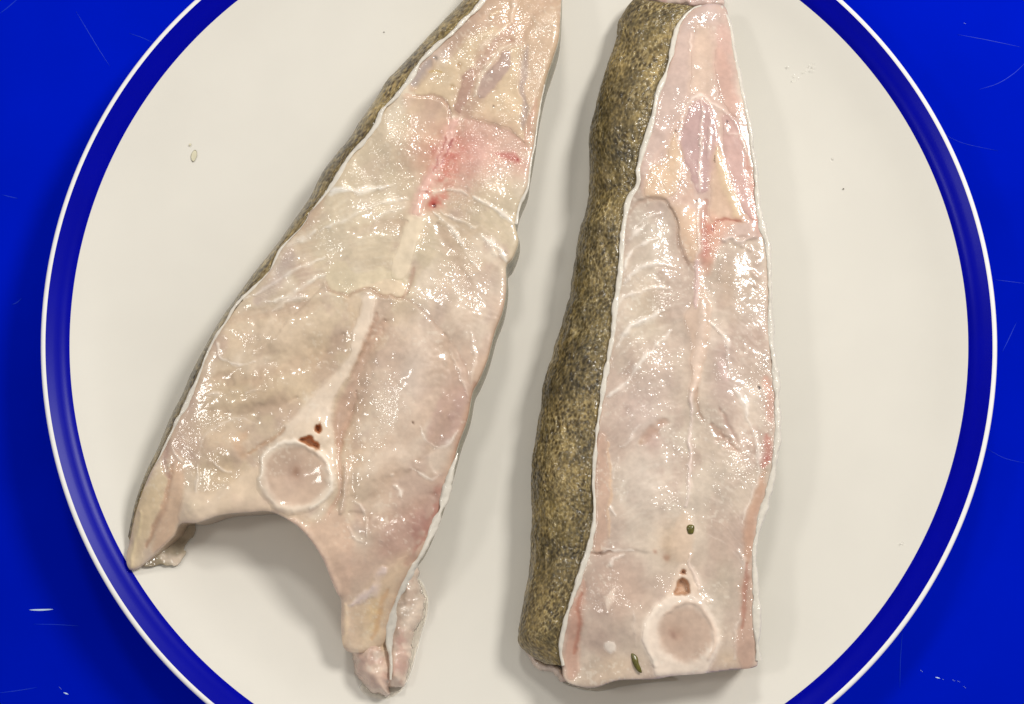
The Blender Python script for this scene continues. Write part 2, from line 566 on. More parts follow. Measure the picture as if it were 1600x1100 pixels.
def skin_sheet(name, border, outer, zfun, parent, seed, z_mid=0.45, tuck=14.0, nu=520, nv=84, cell=6.2, stretch=1.5, tone=1.0):
    """scaled skin from the cut edge, over its bulge, down and under to the plate"""
    B = resample(border, nu); O = resample(outer, nu)
    z0 = zfun(B[:, 0], B[:, 1]) - 0.0004
    out3 = P(O[:, 0], O[:, 1], 0.012)
    fl = plate_z(out3[:, 0], out3[:, 1]) + 0.0005
    zm = fl + (z0 - fl) * z_mid
    G = np.zeros((nu, nv + 10, 3)); S = np.zeros((nu, nv + 10, 2))
    wid = np.hypot(*(O - B).T)
    inn = (B - O) / (wid[:, None] + 1e-9)
    run = np.arange(nu) * np.hypot(*np.diff(B, axis=0).T).mean()
    PX = np.zeros((nu, nv + 10)); PY = PX.copy(); PZ = PX.copy()
    for j in range(nv):
        a = j / (nv - 1) * math.pi / 2
        f = math.sin(a) ** 1.0; g = math.cos(a)
        f = 0.35 * (j / (nv - 1)) + 0.65 * f
        q = B + (O - B) * f
        PX[:, j] = q[:, 0]; PY[:, j] = q[:, 1]; PZ[:, j] = zm + (z0 - zm) * g
        S[:, j, 0] = run; S[:, j, 1] = (j / (nv - 1)) * np.hypot(wid, (z0 - zm) * 5600 * 0.6)
    for k in range(10):
        a = (k + 1) / 10.0
        q = O + inn * (tuck * a ** 1.7)
        j = nv + k
        PX[:, j] = q[:, 0]; PY[:, j] = q[:, 1]; PZ[:, j] = zm + (fl - zm) * math.sin(a * math.pi / 2)
        S[:, j, 0] = run; S[:, j, 1] = S[:, nv - 1, 1] + a * 60
    s0, s1 = S[..., 0], S[..., 1]
    ws = s0 + 7 * fbm(s0, s1, 26, 2, seed) ; wt = s1 + 7 * fbm(s0, s1, 26, 2, seed + 1)
    ws = ws + 0.25 * wt
    d1, d2, v, ox, oy = cells(ws / (cell * stretch), wt / cell)
    edge = smooth(0.02, 0.28, d2 - d1)
    big = fbm(s0, s1, 60, 3, seed + 2)
    wr = fbm(s0 * 0.5 + s1 * 0.3, s1, 14, 3, seed + 3)
    # relief in mm: each scale is a little tile tipped along the fish, with folds across
    relief = 0.18 * edge * (0.5 + 0.9 * v) + 0.18 * ox * edge + 0.8 * wr + 0.9 * fbm(s0, s1, 75, 2, seed + 4)
    fade = smooth(0, 5, s1)
    PZ = PZ + relief * 0.001 * fade * 0.8
    # outline unevenness
    bump = 2.6 * fbm(s0, s1 * 0.3, 20, 3, seed + 7) * smooth(10, 60, s1)
    PX = PX - bump
    G = P(PX, PY, PZ)
    floor = plate_z(G[..., 0], G[..., 1]) + 0.0002
    G[..., 2] = np.maximum(G[..., 2], floor)
    spot = smooth(0.22, 0.5, v) * smooth(0.60, 0.12, d1)
    fine = fbm(s0 * 0.6, s1, 3.0, 2, seed + 9)
    pale = rgb(160, 145, 108); dark = rgb(68, 54, 27); olive = rgb(104, 89, 50)
    col = np.zeros(G.shape) + rgb(128, 110, 70) * tone
    a = smooth(-0.2, 0.35, big)[..., None]; col = col * (1 - 0.6 * a) + olive * 0.6 * a
    a = ((1 - smooth(0.02, 0.22, d2 - d1)) * (0.35 + 0.5 * smooth(-0.2, 0.3, fbm(s0, s1, 24, 2, seed + 5))))[..., None]; col = col * (1 - a) + pale * a
    a = np.clip(spot * (0.25 + 0.75 * smooth(-0.25, 0.25, fbm(s0, s1, 34, 2, seed + 6))), 0, 0.9)[..., None]; col = col * (1 - a) + dark * a
    col = col * (1 + 0.5 * fine + 0.38 * fbm(s0, s1, 48, 3, seed + 15))[..., None]
    a = (smooth(5, 0, s1) * 0.8)[..., None]; col = col * (1 - a) + rgb(214, 204, 178) * a
    return sheet(name, G[:, ::-1], SKIN, parent, np.clip(col, 0.02, 1))


def back_wall(name, border, zfun, parent, seed, bulge=4.0, sign=1.0):
    """the far flank of the skin, from the cut edge straight down to the plate"""
    B = resample(border, 260)
    t = np.gradient(B[:, :2], axis=0); t /= np.linalg.norm(t, axis=1)[:, None]
    nrm = np.stack([-t[:, 1], t[:, 0]], 1) * sign
    z0 = zfun(B[:, 0], B[:, 1]) - 0.0003
    G = []
    w0 = P(B[:, 0], B[:, 1], z0)
    d = P(B[:, 0] + nrm[:, 0], B[:, 1] + nrm[:, 1], z0) - w0
    fl = plate_z(w0[:, 0], w0[:, 1]) + 0.0005
    for k in range(24):
        a = k / 23.0
        q = w0 + d * (bulge * math.sin(a * math.pi * 0.9))
        q[:, 2] = z0 + (fl - z0) * a
        q[:, 2] = np.maximum(q[:, 2], plate_z(q[:, 0], q[:, 1]) + 0.0003)
        G.append(q)
    G = np.stack(G, 1)
    s = np.arange(260) * 4.0
    a = smooth(0.0, 0.16, np.linspace(0, 1, 24))[None, :, None]
    col = rgb(226, 218, 200) * (1 - a) + rgb(112, 100, 62) * a + np.zeros(G.shape)
    col *= 1 + 0.4 * fbm(np.repeat(s[:, None], 24, 1), np.tile(np.arange(24) * 6.0, (260, 1)), 12, 3, seed)[..., None]
    return sheet(name, G, SKIN, parent, np.clip(col, 0.02, 1))


def low_piece(name, outline, parent, ztop, color, seed, mat, thick=None, dome=0.5, mottles=(), relief=1.0, ridge=None):
    poly = catmull(outline, 2.0, True)
    poly = poly + np.stack([fbm(poly[:, 0], poly[:, 1], 16, 3, seed), fbm(poly[:, 0], poly[:, 1], 16, 3, seed + 6)], 1) * 7.0
    X, Y, F, E, d = cut_face(poly)
    dm = d.max()
    T = Tissue(X, Y, rgb(*color), seed)
    for mt in mottles:
        T.blob(*mt[:3], rgb(*mt[3]), *mt[4:])
    if callable(ztop):
        z = ztop(X, Y)
    else:
        z = np.full(len(X), ztop)
    k = np.clip(d / dm, 0, 1)
    z = z - dome * 0.01 * (1 - np.sqrt(np.clip(1 - (1 - k) ** 2, 0, 1)))
    z = z + relief * 0.001 * (0.9 * fbm(X, Y, 34, 3, seed + 2) + 0.25 * fbm(X, Y, 9, 3, seed + 3)) * smooth(0, 8, d)
    if ridge:
        for pts, w, dh in ridge:
            dd, _, _ = polyline_distance(X, Y, catmull(pts, 4.0))
            z = z + dh * 0.001 * np.exp(-(dd / w) ** 2)
    T.mix(smooth(0.0, 0.4, fbm(X, Y, 26, 3, seed + 5)), rgb(198, 160, 146), 0.5)
    T.mix(smooth(0.05, 0.4, fbm(X, Y, 18, 3, seed + 7)), rgb(234, 216, 198), 0.6)
    T.col *= 1 + 0.12 * fbm(X, Y, 12, 4, seed + 4)[:, None]
    q = P(X, Y, z)
    z = np.maximum(z, plate_z(q[:, 0], q[:, 1]) + 0.001)
    return body_from_face(name, X, Y, z, F, E, T.col, mat, parent, rgb(*color) * 0.95, depth=thick)


WHITE = rgb(236, 224, 210)
MEAN = rgb(212, 193, 175)
# =================================================================== STEAK WITH THE BELLY FLAPS
steak1 = empty("fish_steak", tuple(P(480, 560, 0.006)), "raw fish steak with open belly flaps arching over the bare plate", "fish steak", "raw fish steaks on the plate")
L1 = [(800, -75), (775, -38), (752, 4), (722, 36), (697, 60), (662, 90), (649, 110), (636, 130), (618, 152), (598, 173), (588, 196), (568, 222), (551, 238),
      (533, 266), (512, 300), (484, 331), (474, 350), (437, 391), (419, 426), (380, 468), (352, 505), (330, 540), (313, 580), (296, 622), (279, 652),
      (266, 680), (250, 712), (232, 745), (214, 795), (203, 845)]
R1 = [(820, -80), (866, -60), (876, -20), (876, 20), (873, 58), (865, 86), (856, 112), (849, 138), (841, 178), (834, 226), (826, 272), (823, 290), (811, 319), (805, 350),
      (810, 376), (801, 402), (791, 416), (791, 450), (785, 486), (773, 518), (761, 562), (748, 594), (738, 614), (730, 655), (716, 694), (705, 735),
      (696, 765), (680, 814), (658, 864), (640, 891), (618, 936), (608, 973), (600, 1004)]
B1 = [(580, 1016), (556, 1021), (538, 1013), (533, 984), (533, 940), (526, 926), (515, 900), (506, 877), (489, 849), (471, 828), (453, 814), (421, 799), (385, 800),
      (344, 804), (307, 816), (281, 818), (269, 838), (244, 863), (225, 881), (205, 891), (197, 873)]
poly1 = catmull(L1[::-1] + R1 + B1, 2.0, True)


def z1(X, Y):
    X = np.asarray(X, float); Y = np.asarray(Y, float)
    z = 0.0320 + 0 * X
    z = z - 0.0085 * smooth(330, 190, X) * smooth(640, 880, Y)
    z = z - 0.0100 * smooth(850, 1030, Y) * smooth(430, 520, X)
    z = z - 0.0030 * smooth(60, -80, Y)
    z = z - 0.0022 * smooth(500, 250, X) * smooth(450, 700, Y)
    return z


X, Y, F, E, D = cut_face(poly1)
T = Tissue(X, Y, rgb(212, 196, 174), 1)
rx = np.interp(Y, [p[1] for p in R1], [p[0] for p in R1])
# broad colour of the muscle
T.mix(smooth(-0.25, 0.35, fbm(X, Y, 90, 3, 3)), rgb(206, 184, 164), 0.55)
T.mix(smooth(420, 520, Y), rgb(214, 193, 172), 0.6)
T.mix(smooth(560, 700, X + 0.35 * (Y - 600)) * smooth(380, 470, Y), rgb(211, 188, 173), 0.7)
T.mix(smooth(0.02, 0.42, fbm(X * 1.3 + 0.5 * Y, Y - 0.4 * X, 70, 4, 301)), rgb(228, 214, 200), 0.55)  # pearly patches: highlights of the flesh put into its colour
T.mix(smooth(0.02, 0.42, fbm(X * 1.3 + 0.5 * Y, Y - 0.4 * X, 62, 4, 302)), rgb(194, 171, 158), 0.55)  # greyer patches: the matching darks, painted as well
T.blob(600, 230, 75, rgb(207, 191, 171), 0.8)
T.blob(560, 300, 70, rgb(210, 194, 173), 0.6)
T.blob(540, 390, 80, rgb(215, 200, 180), 0.7)
T.blob(420, 470, 40, rgb(196, 180, 162), 0.6)
T.blob(400, 615, 110, rgb(212, 190, 162), 0.6, ry=50)
T.blob(440, 520, 60, rgb(218, 200, 180), 0.6, ry=30)
T.blob(640, 560, 70, rgb(214, 192, 176), 0.7, ry=100, rot=0.2)
T.blob(725, 470, 60, rgb(218, 202, 186), 0.6, ry=80)
T.blob(620, 700, 60, rgb(208, 187, 170), 0.6, ry=80)
T.blob(280, 700, 40, rgb(196, 168, 156), 0.55, ry=60, rot=0.4)
T.blob(300, 625, 26, rgb(190, 168, 158), 0.45, ry=80, rot=0.42)
T.blob(345, 735, 50, rgb(214, 192, 162), 0.5)
# dorsal end
T.poly([(640, 135), (700, 60), (752, 0), (800, -80), (880, -80), (880, 60), (845, 150), (828, 240), (790, 205), (731, 186), (708, 175), (690, 156), (650, 146)], rgb(204, 178, 158), 0.95, 8, part=None)
T.blob(812, 5, 62, rgb(216, 188, 160), 0.6)
T.poly([(822, 62), (844, 19), (869, 12), (873, 59), (853, 119), (840, 150), (822, 169), (809, 137), (816, 100)], rgb(212, 188, 166), 0.9, 8, 0.7)
T.line([(744, 19), (706, 56), (669, 94), (647, 125)], 15, rgb(196, 172, 156), 0.8, -0.6)
T.line([(672, 96), (655, 117), (644, 133)], 9, rgb(182, 168, 162), 0.8, -0.3)
T.poly([(653, 131), (672, 112), (688, 88), (700, 91), (731, 62), (772, 41), (775, 53), (747, 78), (741, 106), (722, 119), (714, 150), (709, 176), (699, 161), (676, 154), (648, 149)],
       rgb(221, 202, 174), 0.95, 6, 0.5, part="fat_patch", mat=FILM)
T.blob(690, 88, 18, rgb(216, 200, 190), 0.7)
T.poly([(794, 78), (816, 72), (812, 103), (812, 140), (820, 175), (826, 212), (820, 224), (793, 203), (757, 188), (733, 182), (753, 156), (775, 137), (787, 109)],
       rgb(222, 202, 174), 0.95, 6, 0.5, part="fat_patch", mat=FILM)
T.poly([(716, 152), (725, 119), (741, 108), (743, 125), (731, 156), (719, 176), (713, 170)], rgb(190, 160, 144), 0.95, 4, 0.5, part="muscle_strand", mat=FILM)
T.poly([(744, 149), (753, 125), (775, 94), (791, 78), (799, 81), (794, 106), (775, 134), (753, 154)], rgb(196, 172, 160), 0.95, 4, 0.5, part="muscle_strand", mat=FILM)
T.poly([(746, 104), (760, 78), (790, 42), (803, 31), (797, 54), (776, 72), (757, 100), (747, 125)], rgb(198, 170, 152), 0.9, 4, 0.3, part="muscle_strand", mat=FILM)
T.poly([(816, 100), (826, 70), (826, 110), (820, 150), (824, 185), (818, 205), (813, 160)], rgb(186, 166, 156), 0.75, 5, -0.3)
T.line([(742, 150), (756, 112), (775, 84), (800, 66)], 3.2, rgb(226, 208, 190), 0.85, 0.3, part="membrane", mat=FILM)
T.line([(747, 81), (769, 59), (794, 34)], 3.0, rgb(224, 204, 184), 0.8, 0.3, part="membrane", mat=FILM)
T.line([(797, 34), (803, 12), (806, -10)], 3.4, rgb(230, 208, 190), 0.8, 0.3, part="membrane", mat=FILM)
T.line([(782, 16), (768, 22), (764, 28)], 4, rgb(228, 206, 178), 0.6, 0.4)
T.line([(837, 155), (830, 190), (822, 222)], 6, rgb(208, 174, 156), 0.8, 0.2)
T.line([(834, 150), (823, 180)], 2, rgb(226, 206, 190), 0.7, 0.3)
for cx, cy, r, c in ((683, 90, 4.5, (146, 132, 122)), (720, 103, 5, (196, 168, 138)), (708, 136, 5.5, (190, 166, 136)), (799, 62, 5, (190, 158, 142)), (771, 163, 2, (60, 40, 32)), (645, 660, 3, (90, 60, 40))):
    T.blob(cx, cy, r, rgb(*c), 0.95, dh=-0.3)
T.line([(672, 112), (684, 112), (694, 114)], 1.4, rgb(200, 170, 110), 0.7)
# muscle domes under the dorsal end
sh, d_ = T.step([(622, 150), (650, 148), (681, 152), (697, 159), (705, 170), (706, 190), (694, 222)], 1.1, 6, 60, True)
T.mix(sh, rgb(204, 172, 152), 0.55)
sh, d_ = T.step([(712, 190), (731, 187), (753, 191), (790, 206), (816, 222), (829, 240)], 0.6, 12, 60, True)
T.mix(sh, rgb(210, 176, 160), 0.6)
T.line([(650, 148), (681, 152), (697, 159), (705, 170), (706, 190)], 2.4, rgb(180, 150, 132), 0.5, -0.35)
T.line([(717, 188), (731, 187), (753, 191), (790, 206), (816, 222), (829, 240)], 2.4, rgb(196, 162, 148), 0.3, -0.1)
# blood along the midline
T.blob(745, 238, 88, rgb(216, 176, 164), 0.8, ry=66)
T.blob(708, 248, 52, rgb(212, 162, 148), 0.6, ry=82, rot=0.4)
T.blob(665, 236, 48, rgb(206, 166, 146), 0.7, ry=54)
T.blob(698, 262, 34, rgb(204, 142, 126), 0.7, ry=72, rot=0.45, mod=0.8)
T.blob(705, 235, 22, rgb(190, 122, 108), 0.5, ry=34, rot=0.5, mod=0.8)
T.blob(679, 232, 10, rgb(188, 122, 106), 0.55, ry=16, rot=0.5, mod=0.8)
T.blob(682, 312, 22, rgb(196, 120, 104), 0.75, ry=20, mod=0.8)
T.blob(676, 318, 9, rgb(180, 84, 70), 0.6)
T.line([(775, 241), (790, 243), (803, 249), (812, 252)], 5, rgb(190, 118, 106), 0.6, mod=1.0)
T.blob(795, 244, 22, rgb(196, 128, 116), 0.6, ry=10, rot=0.3, mod=0.8)
T.blob(808, 249, 3, rgb(140, 40, 36), 0.8)
T.blob(812, 258, 26, rgb(212, 160, 146), 0.4)
T.line([(712, 188), (700, 219), (684, 256), (669, 287), (659, 308), (650, 330)], 8.5, rgb(228, 190, 178), 0.9, 0.5, part="midline_tendon", mat=FILM, lift=0.25, taper=0.15, mod=0.35)
T.line([(708, 214), (697, 238), (688, 258)], 1.8, rgb(158, 84, 76), 0.6, mod=0.8)
T.line([(697, 214), (688, 240), (676, 268)], 1.5, rgb(168, 100, 90), 0.5, mod=0.8)
T.blob(679, 320, 3.2, rgb(96, 22, 16), 0.95, dh=-0.5)
T.blob(668, 300, 4, rgb(176, 96, 84), 0.6)
# fine septa
for pts, w, al in (([(513, 299), (530, 296), (552, 297), (582, 295), (612, 290)], 4.6, 0.9), ([(500, 360), (522, 350), (556, 336), (599, 317), (638, 311)], 3.0, 0.75), ([(583, 353), (599, 334), (634, 324)], 2.4, 0.6),
                   ([(440, 386), (455, 380), (474, 372), (494, 358)], 5.0, 0.9), ([(380, 468), (417, 447), (452, 428), (507, 399)], 3.0, 0.9), ([(402, 473), (452, 462), (489, 437), (508, 428)], 2.8, 0.85),
                   ([(425, 486), (452, 468), (486, 466)], 3.2, 0.7), ([(739, 305), (771, 324), (803, 348)], 3.6, 0.85), ([(676, 330), (708, 362), (733, 400), (749, 420)], 3.2, 0.7),
                   ([(686, 330), (720, 346), (742, 357)], 2.4, 0.5), ([(747, 364), (774, 387), (790, 410)], 3.6, 0.85), ([(752, 372), (762, 380), (775, 402)], 5, 0.4), ([(660, 300), (700, 297), (730, 303)], 2.2, 0.5)):
    T.line(pts, w, rgb(240, 230, 220), al, 0.25, part="membrane", mat=FILM, taper=0.75, mod=0.5)
T.poly([(513, 305), (520, 293), (538, 294), (545, 299), (528, 304)], rgb(232, 226, 220), 0.7, 5, 0.2)
T.line([(506, 310), (480, 345), (472, 355)], 9, rgb(196, 170, 150), 0.5)
T.line([(455, 400), (430, 440), (400, 470)], 14, rgb(190, 172, 164), 0.55, -0.3)
for k in range(26):
    y_ = 262 + 8.2 * k + random.uniform(-3, 3)
    t_ = (y_ - 262) / 215.0
    xm = 664 - 44 * t_
    xl = np.interp(y_ + 55, [p[1] for p in L1], [p[0] for p in L1])
    T.line([(xm - 10, y_), (0.6 * xm + 0.4 * xl, y_ + 12), (0.25 * xm + 0.75 * xl, y_ + 34), (xl + 6, y_ + 58)], random.uniform(1.0, 2.0), rgb(226, 214, 196), random.uniform(0.12, 0.4), 0.03, mod=0.9, taper=1.0)
    xr = np.interp(y_ + 60, [p[1] for p in R1], [p[0] for p in R1])
    T.line([(xm + 18, y_ + 6), (0.55 * xm + 0.45 * xr, y_ + 22), (xr - 5, y_ + 70)], random.uniform(1.0, 2.0), rgb(226, 208, 194), random.uniform(0.12, 0.35), 0.03, mod=0.9, taper=1.0)
# bone strip and torn ledge
T.poly([(639, 335), (668, 341), (655, 375), (646, 397), (637, 428), (625, 438), (611, 434), (614, 406), (627, 366)], rgb(227, 211, 190), 0.95, 6, 0.9, part="spine_bone", mat=BONE, lift=0.35)
T.blob(650, 322, 14, rgb(226, 196, 182), 0.8, ry=18, rot=0.4, dh=0.5)
T.blob(657, 328, 4, rgb(240, 220, 204), 0.8, dh=0.4)
ledge = [(498, 436), (511, 441), (517, 455), (536, 458), (542, 463), (555, 456), (580, 451), (596, 463), (608, 462), (617, 467), (630, 466), (636, 452), (640, 440)]
sh, d_ = T.step(ledge, 2.0, 4, 110, True)
T.poly([(511, 441), (517, 455), (536, 458), (542, 463), (555, 456), (580, 451), (596, 463), (608, 462), (617, 467), (630, 466), (634, 440), (622, 434), (600, 420), (560, 425), (528, 408), (512, 420)],
       rgb(221, 206, 182), 0.75, 7, 0.2)
T.poly([(552, 456), (580, 450), (596, 463), (630, 466), (634, 448), (612, 436), (590, 440)], rgb(228, 208, 186), 0.7, 5, 0.6, part="torn_flap", mat=FILM, lift=0.3)
T.line(ledge[1:-2], 3.0, rgb(180, 152, 132), 0.55, -0.3)
T.line([(630, 466), (640, 440), (646, 420)], 3.0, rgb(188, 156, 138), 0.5, -0.5)
T.line([(630, 466), (649, 475), (667, 494), (686, 516), (705, 540), (724, 564), (736, 600)], 4.0, rgb(196, 168, 150), 0.35, -0.3, mod=0.5)
sh, d_ = T.step([(630, 466), (649, 475), (667, 494), (686, 516), (705, 540), (724, 564), (736, 610)], 0.5, 14, 60, False)
# lower spine, crease beside it
T.poly([(566, 466), (551, 525), (541, 560), (512, 590), (472, 637), (444, 665), (422, 697), (470, 690), (520, 690), (516, 648), (522, 619), (541, 588), (563, 547), (581, 506), (590, 466)],
       rgb(229, 212, 196), 0.95, 8, 0.9, part="spine_bone", mat=BONE, lift=0.3)
T.poly([(536, 464), (566, 466), (552, 520), (541, 556), (548, 500)], rgb(216, 194, 170), 0.6, 8)
T.line([(588, 470), (581, 508), (562, 549), (541, 590)], 2.2, rgb(232, 212, 196), 0.6, 0.3)
T.poly([(590, 510), (604, 504), (572, 570), (556, 615), (548, 652), (537, 675), (529, 704), (520, 690), (517, 660), (525, 630), (544, 600), (556, 575)], rgb(198, 170, 152), 0.8, 14, -1.3)
T.line([(592, 490), (566, 552), (546, 594)], 5, rgb(190, 158, 138), 0.5, -0.5, taper=1.0)
T.line([(556, 612), (549, 650), (536, 676), (528, 704), (530, 740), (528, 775), (514, 806)], 6, rgb(202, 168, 148), 0.55, -0.9, taper=1.0)
T.line([(541, 720), (540, 760), (534, 800)], 6, rgb(218, 194, 178), 0.5, 0.7)
# vertebra
T.poly([(404, 716), (428, 692), (455, 668), (490, 653), (513, 664), (522, 690), (526, 724), (520, 760), (470, 720), (430, 715)], rgb(228, 210, 192), 0.9, 9, 0.6, part="neural_arch", mat=BONE, lift=0.35)
T.poly([(283, 786), (298, 770), (338, 764), (384, 735), (400, 728), (404, 768), (425, 801), (384, 803), (343, 807), (306, 818), (280, 818), (277, 800)], rgb(226, 206, 186), 0.7, 16, 0.7, part="rib_process", mat=BONE, lift=0.3)
T.blob(300, 790, 22, rgb(236, 218, 196), 0.7, ry=15, rot=-0.4, dh=0.9)
T.blob(462, 745, 65, rgb(236, 221, 206), 1.0, ry=62, hard=0.76, dh=1.0, flat=True, part="vertebra", mat=BONE, lift=0.45)
T.line([(405, 745), (413, 712), (436, 693), (462, 690), (488, 703), (509, 724), (518, 750), (509, 780), (484, 797)], 4.0, rgb(246, 234, 222), 0.8, 0.35)
core = T.blob(461, 744, 57, rgb(210, 187, 169), 1.0, ry=55, hard=0.72, dh=-0.5, part="vertebra_core", mat=BONE, lift=0.15, sub="vertebra")
dd = np.hypot(X - 463, Y - 740)
T.h -= 1.6 * np.clip(1 - dd / 50, 0, 1)
T.blob(463, 739, 32, rgb(198, 172, 156), 0.6)
T.blob(464, 737, 11, rgb(176, 144, 124), 0.7)
T.line([(388, 708), (420, 688), (444, 670)], 3.5, rgb(196, 162, 134), 0.55, -0.7)
T.line([(382, 712), (372, 690), (384, 676)], 9, rgb(208, 174, 146), 0.4, -0.3)
T.blob(644, 590, 36, rgb(227, 211, 199), 0.7, ry=110, rot=0.2)
T.blob(706, 630, 26, rgb(196, 168, 157), 0.7, ry=80, rot=0.25)
T.blob(568, 610, 20, rgb(196, 168, 150), 0.55, ry=90, rot=0.28)
T.blob(500, 560, 40, rgb(206, 182, 156), 0.5, ry=60, rot=0.5)
T.blob(400, 590, 60, rgb(204, 180, 154), 0.45, ry=14, rot=-0.25)
T.mix(np.exp(-D / 7.0) * (X > rx - 40) * smooth(420, 480, Y), rgb(196, 166, 142), 0.6)
T.mix(np.exp(-D / 7.0) * (X > rx - 40) * smooth(260, 150, Y), rgb(214, 190, 160), 0.5)
# left muscle outlines
for pts, w, al in (([(341, 534), (345, 555), (356, 566), (379, 570), (402, 565)], 2.6, 0.85), ([(326, 616), (344, 614)], 4.0, 0.85), ([(322, 616), (360, 610), (415, 612)], 1.8, 0.35),
                   ([(312, 712), (318, 684), (340, 666), (368, 656), (402, 664)], 2.4, 0.6), ([(312, 720), (311, 745), (308, 770)], 2.0, 0.5), ([(336, 722), (348, 732), (364, 736)], 2.2, 0.65),
                   ([(340, 512), (352, 490), (380, 474)], 2.2, 0.5), ([(656, 667), (668, 688), (690, 697), (706, 690), (716, 674)], 2.4, 0.8), ([(640, 731), (664, 748), (676, 750), (688, 742)], 2.4, 0.8),
                   ([(613, 758), (620, 764), (628, 776)], 4.4, 0.95), ([(610, 744), (618, 742)], 3, 0.7), ([(541, 822), (552, 838), (566, 846)], 2.0, 0.55), ([(548, 776), (566, 790), (574, 816), (572, 840)], 2.0, 0.5), ([(736, 520), (742, 560), (736, 600)], 3.0, 0.4),
                   ([(700, 545), (722, 590), (731, 630)], 1.6, 0.45), ([(268, 690), (273, 710), (284, 722)], 3.0, 0.6), ([(592, 846), (600, 850)], 4, 0.7)):
    T.line(pts, w, rgb(240, 227, 216), al, 0.22, part="membrane", mat=FILM, taper=0.7, mod=0.5)
T.poly([(690, 620), (728, 610), (724, 660), (712, 680), (690, 694), (668, 684)], rgb(198, 168, 156), 0.55, 10, -0.3)
T.blob(698, 690, 8, rgb(236, 222, 214), 0.8, ry=6)
T.line([(742, 600), (734, 640), (720, 690), (708, 728)], 7, rgb(196, 162, 142), 0.6, -0.4)
sh, d_ = T.step([(341, 534), (345, 555), (356, 566), (379, 570), (402, 565)], 0.8, 5, 40, False)
sh, d_ = T.step([(312, 712), (318, 684), (340, 666), (368, 656), (402, 664)], 0.7, 5, 40, True)
sh, d_ = T.step([(640, 731), (664, 748), (676, 750), (688, 742)], 0.9, 5, 40, False)
sh, d_ = T.step([(656, 667), (668, 688), (690, 697), (706, 690), (716, 674)], 0.8, 5, 30, False)
for cx, cy, r_, ry_, ro, dh in ((445, 520, 95, 42, -0.25, 1.3), (655, 570, 52, 120, 0.25, 1.6), (400, 615, 100, 40, -0.2, 0.9), (355, 700, 55, 40, 0, 1.0), (720, 480, 40, 70, 0.2, 0.9), (600, 730, 60, 70, 0.2, 0.9),
                              (560, 380, 70, 60, 0, 0.8), (620, 230, 60, 60, 0, 0.9), (755, 290, 50, 70, 0.2, 0.8), (595, 840, 45, 50, 0.2, 0.8), (700, 640, 26, 50, 0.3, 0.7)):
    T.blob(cx, cy, r_, WHITE, 0.0, ry=ry_, rot=ro, dh=1.7 * dh)
for pts, w in (([(345, 505), (420, 488), (505, 474)], 9), ([(332, 590), (420, 584), (505, 556), (540, 520)], 10), ([(325, 640), (400, 640), (465, 622)], 8), ([(602, 496), (577, 560), (562, 620), (552, 700), (550, 780)], 9),
               ([(690, 520), (704, 590), (690, 670), (650, 722)], 9), ([(575, 812), (592, 765), (640, 736)], 8), ([(545, 800), (590, 815), (640, 800), (680, 770)], 9), ([(545, 360), (600, 350), (640, 345)], 7), ([(680, 350), (720, 420), (735, 480)], 8)):
    T.line(pts, 1.5 * w, rgb(198, 173, 153), 0.38, -0.7, taper=0.95, mod=0.4)  # darker tone paints the shade of grooves between muscle blocks
# belly flap on the left: yellow membrane
T.poly([(236, 742), (268, 730), (257, 782), (239, 827), (229, 857), (216, 886), (203, 893), (195, 873), (209, 805)], rgb(222, 202, 171), 0.65, 22, 0.4, part="belly_lining", mat=FILM, lift=0.3)
T.line([(270, 726), (259, 782), (241, 828), (231, 855)], 4, rgb(182, 148, 126), 0.6, -0.7)
T.poly([(270, 728), (284, 735), (290, 770), (280, 800), (268, 838), (240, 864), (246, 826)], rgb(214, 184, 160), 0.6, 8, 0.2)
T.line([(262, 690), (258, 720), (266, 745)], 5, rgb(176, 146, 136), 0.5, -0.4)
T.line([(205, 890), (212, 850), (222, 800)], 3, rgb(228, 210, 178), 0.5, 0.3)
# belly flap on the right
T.poly([(516, 795), (534, 800), (548, 830), (552, 880), (545, 930), (530, 928), (515, 895), (496, 850), (470, 822), (500, 815)], rgb(219, 191, 172), 0.7, 16, 0.2)
T.line([(452, 812), (471, 826), (489, 847), (506, 875), (516, 900), (528, 928)], 8, rgb(226, 200, 182), 0.8, 0.4)
T.poly([(690, 745), (688, 782), (664, 836), (640, 873), (602, 876), (588, 855), (604, 818), (650, 786)], rgb(188, 158, 144), 0.75, 40, -0.4)
T.line([(692, 762), (682, 800), (662, 842), (640, 880)], 11, rgb(176, 126, 112), 0.55, -0.3, mod=0.9)
T.blob(655, 815, 22, rgb(174, 138, 128), 0.45, ry=34, rot=0.5)
T.poly([(593, 897), (636, 868), (626, 918), (607, 964), (603, 1010), (556, 1018), (532, 1012), (535, 985), (546, 950), (565, 936)], rgb(224, 201, 171), 0.5, 34, 0.1, part="belly_lining", mat=FILM, lift=0.25)
T.blob(586, 960, 20, rgb(228, 200, 152), 0.5, ry=44, rot=0.2, mod=0.5)
T.blob(545, 985, 14, rgb(226, 204, 184), 0.6, ry=34)
T.line([(598, 890), (580, 922), (548, 944)], 9, rgb(228, 210, 204), 0.85, 0.4, part="membrane", mat=FILM, mod=0.4)
T.line([(604, 920), (592, 960), (584, 1000)], 5, rgb(206, 164, 126), 0.4, -0.3)
T.line([(538, 945), (540, 980), (534, 1010)], 4, rgb(234, 212, 186), 0.6, 0.3)
T.blob(560, 880, 40, rgb(216, 186, 168), 0.5)
